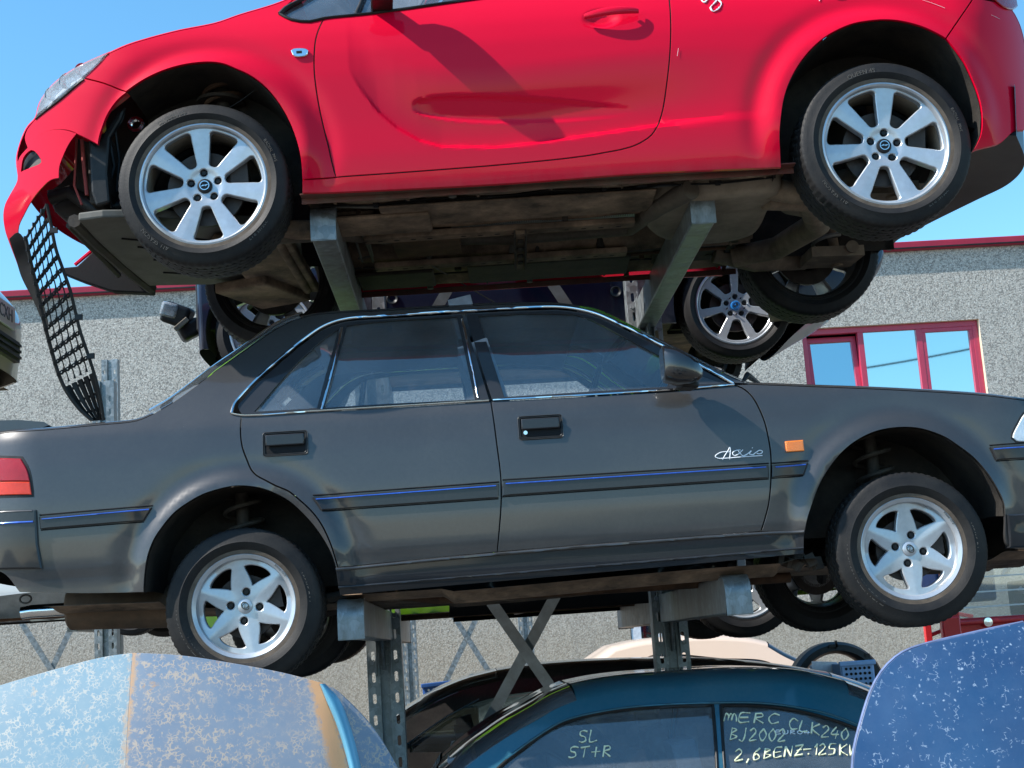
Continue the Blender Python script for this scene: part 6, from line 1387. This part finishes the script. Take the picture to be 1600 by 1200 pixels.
crate('storage_crate', 692, 1086, 10.5, .26, .17, .3, M_BLUEB, 'dark blue perforated crate between the near left post and the black coupe', 'crate', 3, 6, radians(-3))

# ---------------------------------------------------------------- scrap panels in the foreground
L0, L1 = (0, 0), (0, 0)
hl = Car('scrap_bonnet', 'faded light blue bonnet flaked with rust, standing bottom left', 'car panel', (0, 3.0, 0), (0, 0, 0), 1)
xc = hl.aty(206, 1100, 0)[0]; xe = hl.aty(505, 1100, 0)[0]
def hS(x, z): return .30*(z-1.6)+.16*np.abs(x-xc)**1.5*np.where(x < xc, .8, 1.3)+.25*np.clip(x-xe, 0, 9)-.02*np.exp(-((x-xc)/.012)**2)*0+.12*np.clip(z-1.45, 0, 1)**1.5
hl.S = hS
H_ = lambda p: cr(hl.T(p), .02)
def linexz(p, q): (x0, z0), (x1, z1) = hl.hit(*p), hl.hit(*q); a_ = (x1-x0)/(z1-z0); return a_, x0-a_*z0
e1 = linexz((208, 1040), (189, 1240)); e2 = linexz((500, 1080), (541, 1240)); RU = (.50, .30, .17)
M_HOODL = rustpanel('faded_blue_rust', (.13, .18, .26), (.18, .25, .33), (.44, .36, .29), (.42, .26, .16), 120, .95, .07, crease=[(*e2, .22, .0, .035, (.40, .34, .29)), (*e1, .09, -.004, .010, (.42, .31, .22)), (*e1, .03, .0015, .006, RU), (*e2, .05, .012, .022, (.56, .30, .14))], wash=.26)
M_HOODC = rustpanel('skylit_blue_rust', (.13, .25, .33), (.19, .31, .38), (.50, .47, .41), (.48, .36, .25), 120, .8, .06, crease=[(*e1, .09, -.004, .008, (.42, .33, .25))], wash=.22)  # paler copy of the rusted paint for the half that faces more sky
def botz(p): return hl.hit(*p)
b0, b1 = hl.hit(-160, 1110), hl.hit(640, 1240)
A1 = join(H_([(-160, 1120), (-60, 1092), (0, 1071), (100, 1042), (160, 1027), (207, 1020)]), cr([hl.hit(207, 1020), (hl.hit(196, 1200)[0], hl.hit(196, 1200)[1])], .02), cr([hl.hit(196, 1200), (hl.hit(170, 1500)[0], .6)], .04), cr([(hl.hit(170, 1500)[0], .6), (b0[0]+.05, .6)], .04), cr([(b0[0]+.05, .6), hl.hit(-160, 1120)], .04))
hl.panel('left_half', A1, [], M_HOODC, gap=0, th=.012, h=.02, both=False)
A2 = join(H_([(207, 1020), (280, 1024), (360, 1036), (440, 1051), (498, 1066)]), H_([(498, 1066), (512, 1100), (530, 1150), (545, 1200), (556, 1250)]), cr([hl.hit(556, 1250), (hl.hit(560, 1400)[0], .6)], .04), cr([(hl.hit(560, 1400)[0], .6), (hl.hit(170, 1500)[0], .6)], .04), cr([(hl.hit(170, 1500)[0], .6), hl.hit(196, 1200)], .04), cr([hl.hit(196, 1200), hl.hit(207, 1020)], .02))
hl.panel('right_half', A2, [], M_HOODL, gap=0, th=.012, h=.02, both=False)
A3 = join(H_([(498, 1066), (520, 1075), (545, 1096), (585, 1140), (620, 1198), (650, 1260)]), cr([hl.hit(650, 1260), (hl.hit(655, 1400)[0], .6)], .04), cr([(hl.hit(655, 1400)[0], .6), (hl.hit(560, 1400)[0], .6)], .04), cr([(hl.hit(560, 1400)[0], .6), hl.hit(556, 1250)], .04), H_([(556, 1250), (545, 1200), (530, 1150), (512, 1100), (498, 1066)]))
hl.panel('side_flange', A3, [], M_HOODL, gap=0, th=.012, h=.02, both=False)
def band(c, a, b, mat, name, off, n=40):
    A, B = cr(a, 4.), cr(b, 4.); A = [A[int(i*(len(A)-1)/n)] for i in range(n+1)]; B = [B[int(i*(len(B)-1)/n)] for i in range(n+1)]; G = []
    for p, q_ in zip(A, B):
        row = []
        for t in np.linspace(0, 1, 8):
            x, z = c.hit(p[0]+(q_[0]-p[0])*t, p[1]+(q_[1]-p[1])*t); row.append((x, float(c.S(np.array([x]), np.array([z]))[0])-off*sin(pi*t)**.6-.0015, z))
        G.append(row)
    return MB().grid(G).build(name, mat, c.o, 60)
band(hl, [(499, 1068), (510, 1095), (525, 1130), (542, 1185), (556, 1250)], [(508, 1068), (530, 1092), (546, 1130), (561, 1185), (574, 1250)], M_RIB, 'pressed_rib', .018)
hr = Car('scrap_bonnet', 'flaked dark blue bonnet with white specks, standing bottom right', 'car panel', (1.2, 2.6, 0), (0, 0, 0), 1)
hc = hr.aty(1500, 1100, 0)[0]
hr.S = lambda x, z: .28*(z-1.6)+.14*np.abs(x-hc)**1.7+.15*np.clip(z-1.45, 0, 1)**1.5
J_ = lambda p: cr(hr.T(p), .02)
B1 = join(J_([(1900, 960), (1750, 960), (1600, 973), (1520, 990), (1425, 1014), (1400, 1028), (1378, 1051), (1362, 1080), (1347, 1126), (1336, 1170), (1333, 1210), (1334, 1260)]), cr([hr.hit(1334, 1260), (hr.hit(1345, 1400)[0], .6)], .04), cr([(hr.hit(1345, 1400)[0], .6), (hr.hit(1900, 1200)[0], .6)], .04), cr([(hr.hit(1900, 1200)[0], .6), hr.hit(1900, 960)], .04))
hr.panel('outer_skin', B1, [], M_HOODR, gap=0, th=.012, h=.02, both=False)
hr.strip('rolled_edge', J_([(1600, 973), (1520, 990), (1425, 1014), (1400, 1028), (1378, 1051), (1362, 1080), (1347, 1126), (1336, 1170), (1333, 1210), (1334, 1260)]), .004, simple('worn_edge', (.12, .16, .28), .5, 0, .3, 30), off=.004, both=False)
# trestle the two panels lean on
for x, lb in ((-.75, 'rusty trestle propping up the light blue bonnet from behind'), (1.25, 'rusty trestle propping up the dark blue bonnet from behind')):
    t_o = MB(); t_o.box((0, 0, .62), (.9, .05, .05)); [t_o.box((sx_*.4, sy_*.12, .3), (.04, .04, .62), (sy_*-.2, 0, 0)) for sx_ in (-1, 1) for sy_ in (-1, 1)]
    o = t_o.build('trestle', M_RUSTY, None, 0); o.location = (x, 2.72 if x < 0 else 2.33, 0); tag(o, lb, 'trestle')

# ---------------------------------------------------------------- cars parked across the yard, mirrored in the paint of the stacked ones
for k, (x, mt, lb) in enumerate(((-5.2, M_WHITE, 'white car across the yard, seen only as a reflection, leftmost'), (.4, M_BLACK, 'black car across the yard, seen only as a reflection, between two pale ones'), (5.8, M_CHAMP, 'champagne car across the yard, seen only as a reflection, rightmost'))):
    boxcar('parked_car', lb, -9.5, mt, .92, sedan_top(-2.2, 2.2), sedan_dlo(-2.2, 2.2), -2.2, 2.2, 0, x, [(-1.3, .36), (1.35, .36)], .31, gr=(2, 4), seats=False, h=.08, rot=(0, 0, pi), group='cars parked across the yard')

# supports of the clutter
q = wpt(1334, 1066, 9.0); sk = root('scrap_skip', 'steel skip behind the black coupe bonnet that carries the plastic tub and the arch trim', 'skip', (q[0]-.1, 9.25, 0))
h_ = q[2]-.02; b_ = MB(); b_.box((0, -.5, h_/2), (1.5, .04, h_)).box((0, .5, h_/2), (1.5, .04, h_)).box((-.75, 0, h_/2), (.04, .96, h_)).box((.75, 0, h_/2), (.04, .96, h_)); b_.build('wall', M_RUSTY, sk, 0)
MB().box((0, 0, h_-.02), (1.44, .94, .03)).build('load_cover', M_PLAST, sk, 0)
q = wpt(692, 1086, 10.5); pc = MB()
for k in range(7): pc.box((0, 0, .07+k*(q[2]-.16)/7), (.9, .7, .03)); [pc.box((x, 0, .02+k*(q[2]-.16)/7), (.09, .7, .07)) for x in (-.4, 0, .4)]
pc.box((0, 0, (q[2]-.1)/2), (.5, .4, q[2]-.1)); o = pc.build('pallet_stack', simple('pallet_wood', (.30, .22, .14), .85, 0, .3, 8), None, 0); o.location = (q[0], 10.5, 0); tag(o, 'stack of wooden pallets under the dark blue crate', 'pallets')
o = MB().box((0, 0, .485), (1.5, .6, .97)).box((0, -.31, .9), (1.5, .03, .05)).box((0, -.31, .1), (1.5, .03, .05)).build('steel_locker', M_GALVD, None, 0, bevel=.008); o.location = (vx0+.77, Yv+.2, 0); tag(o, 'low steel locker on which the red tailgate stands', 'locker')
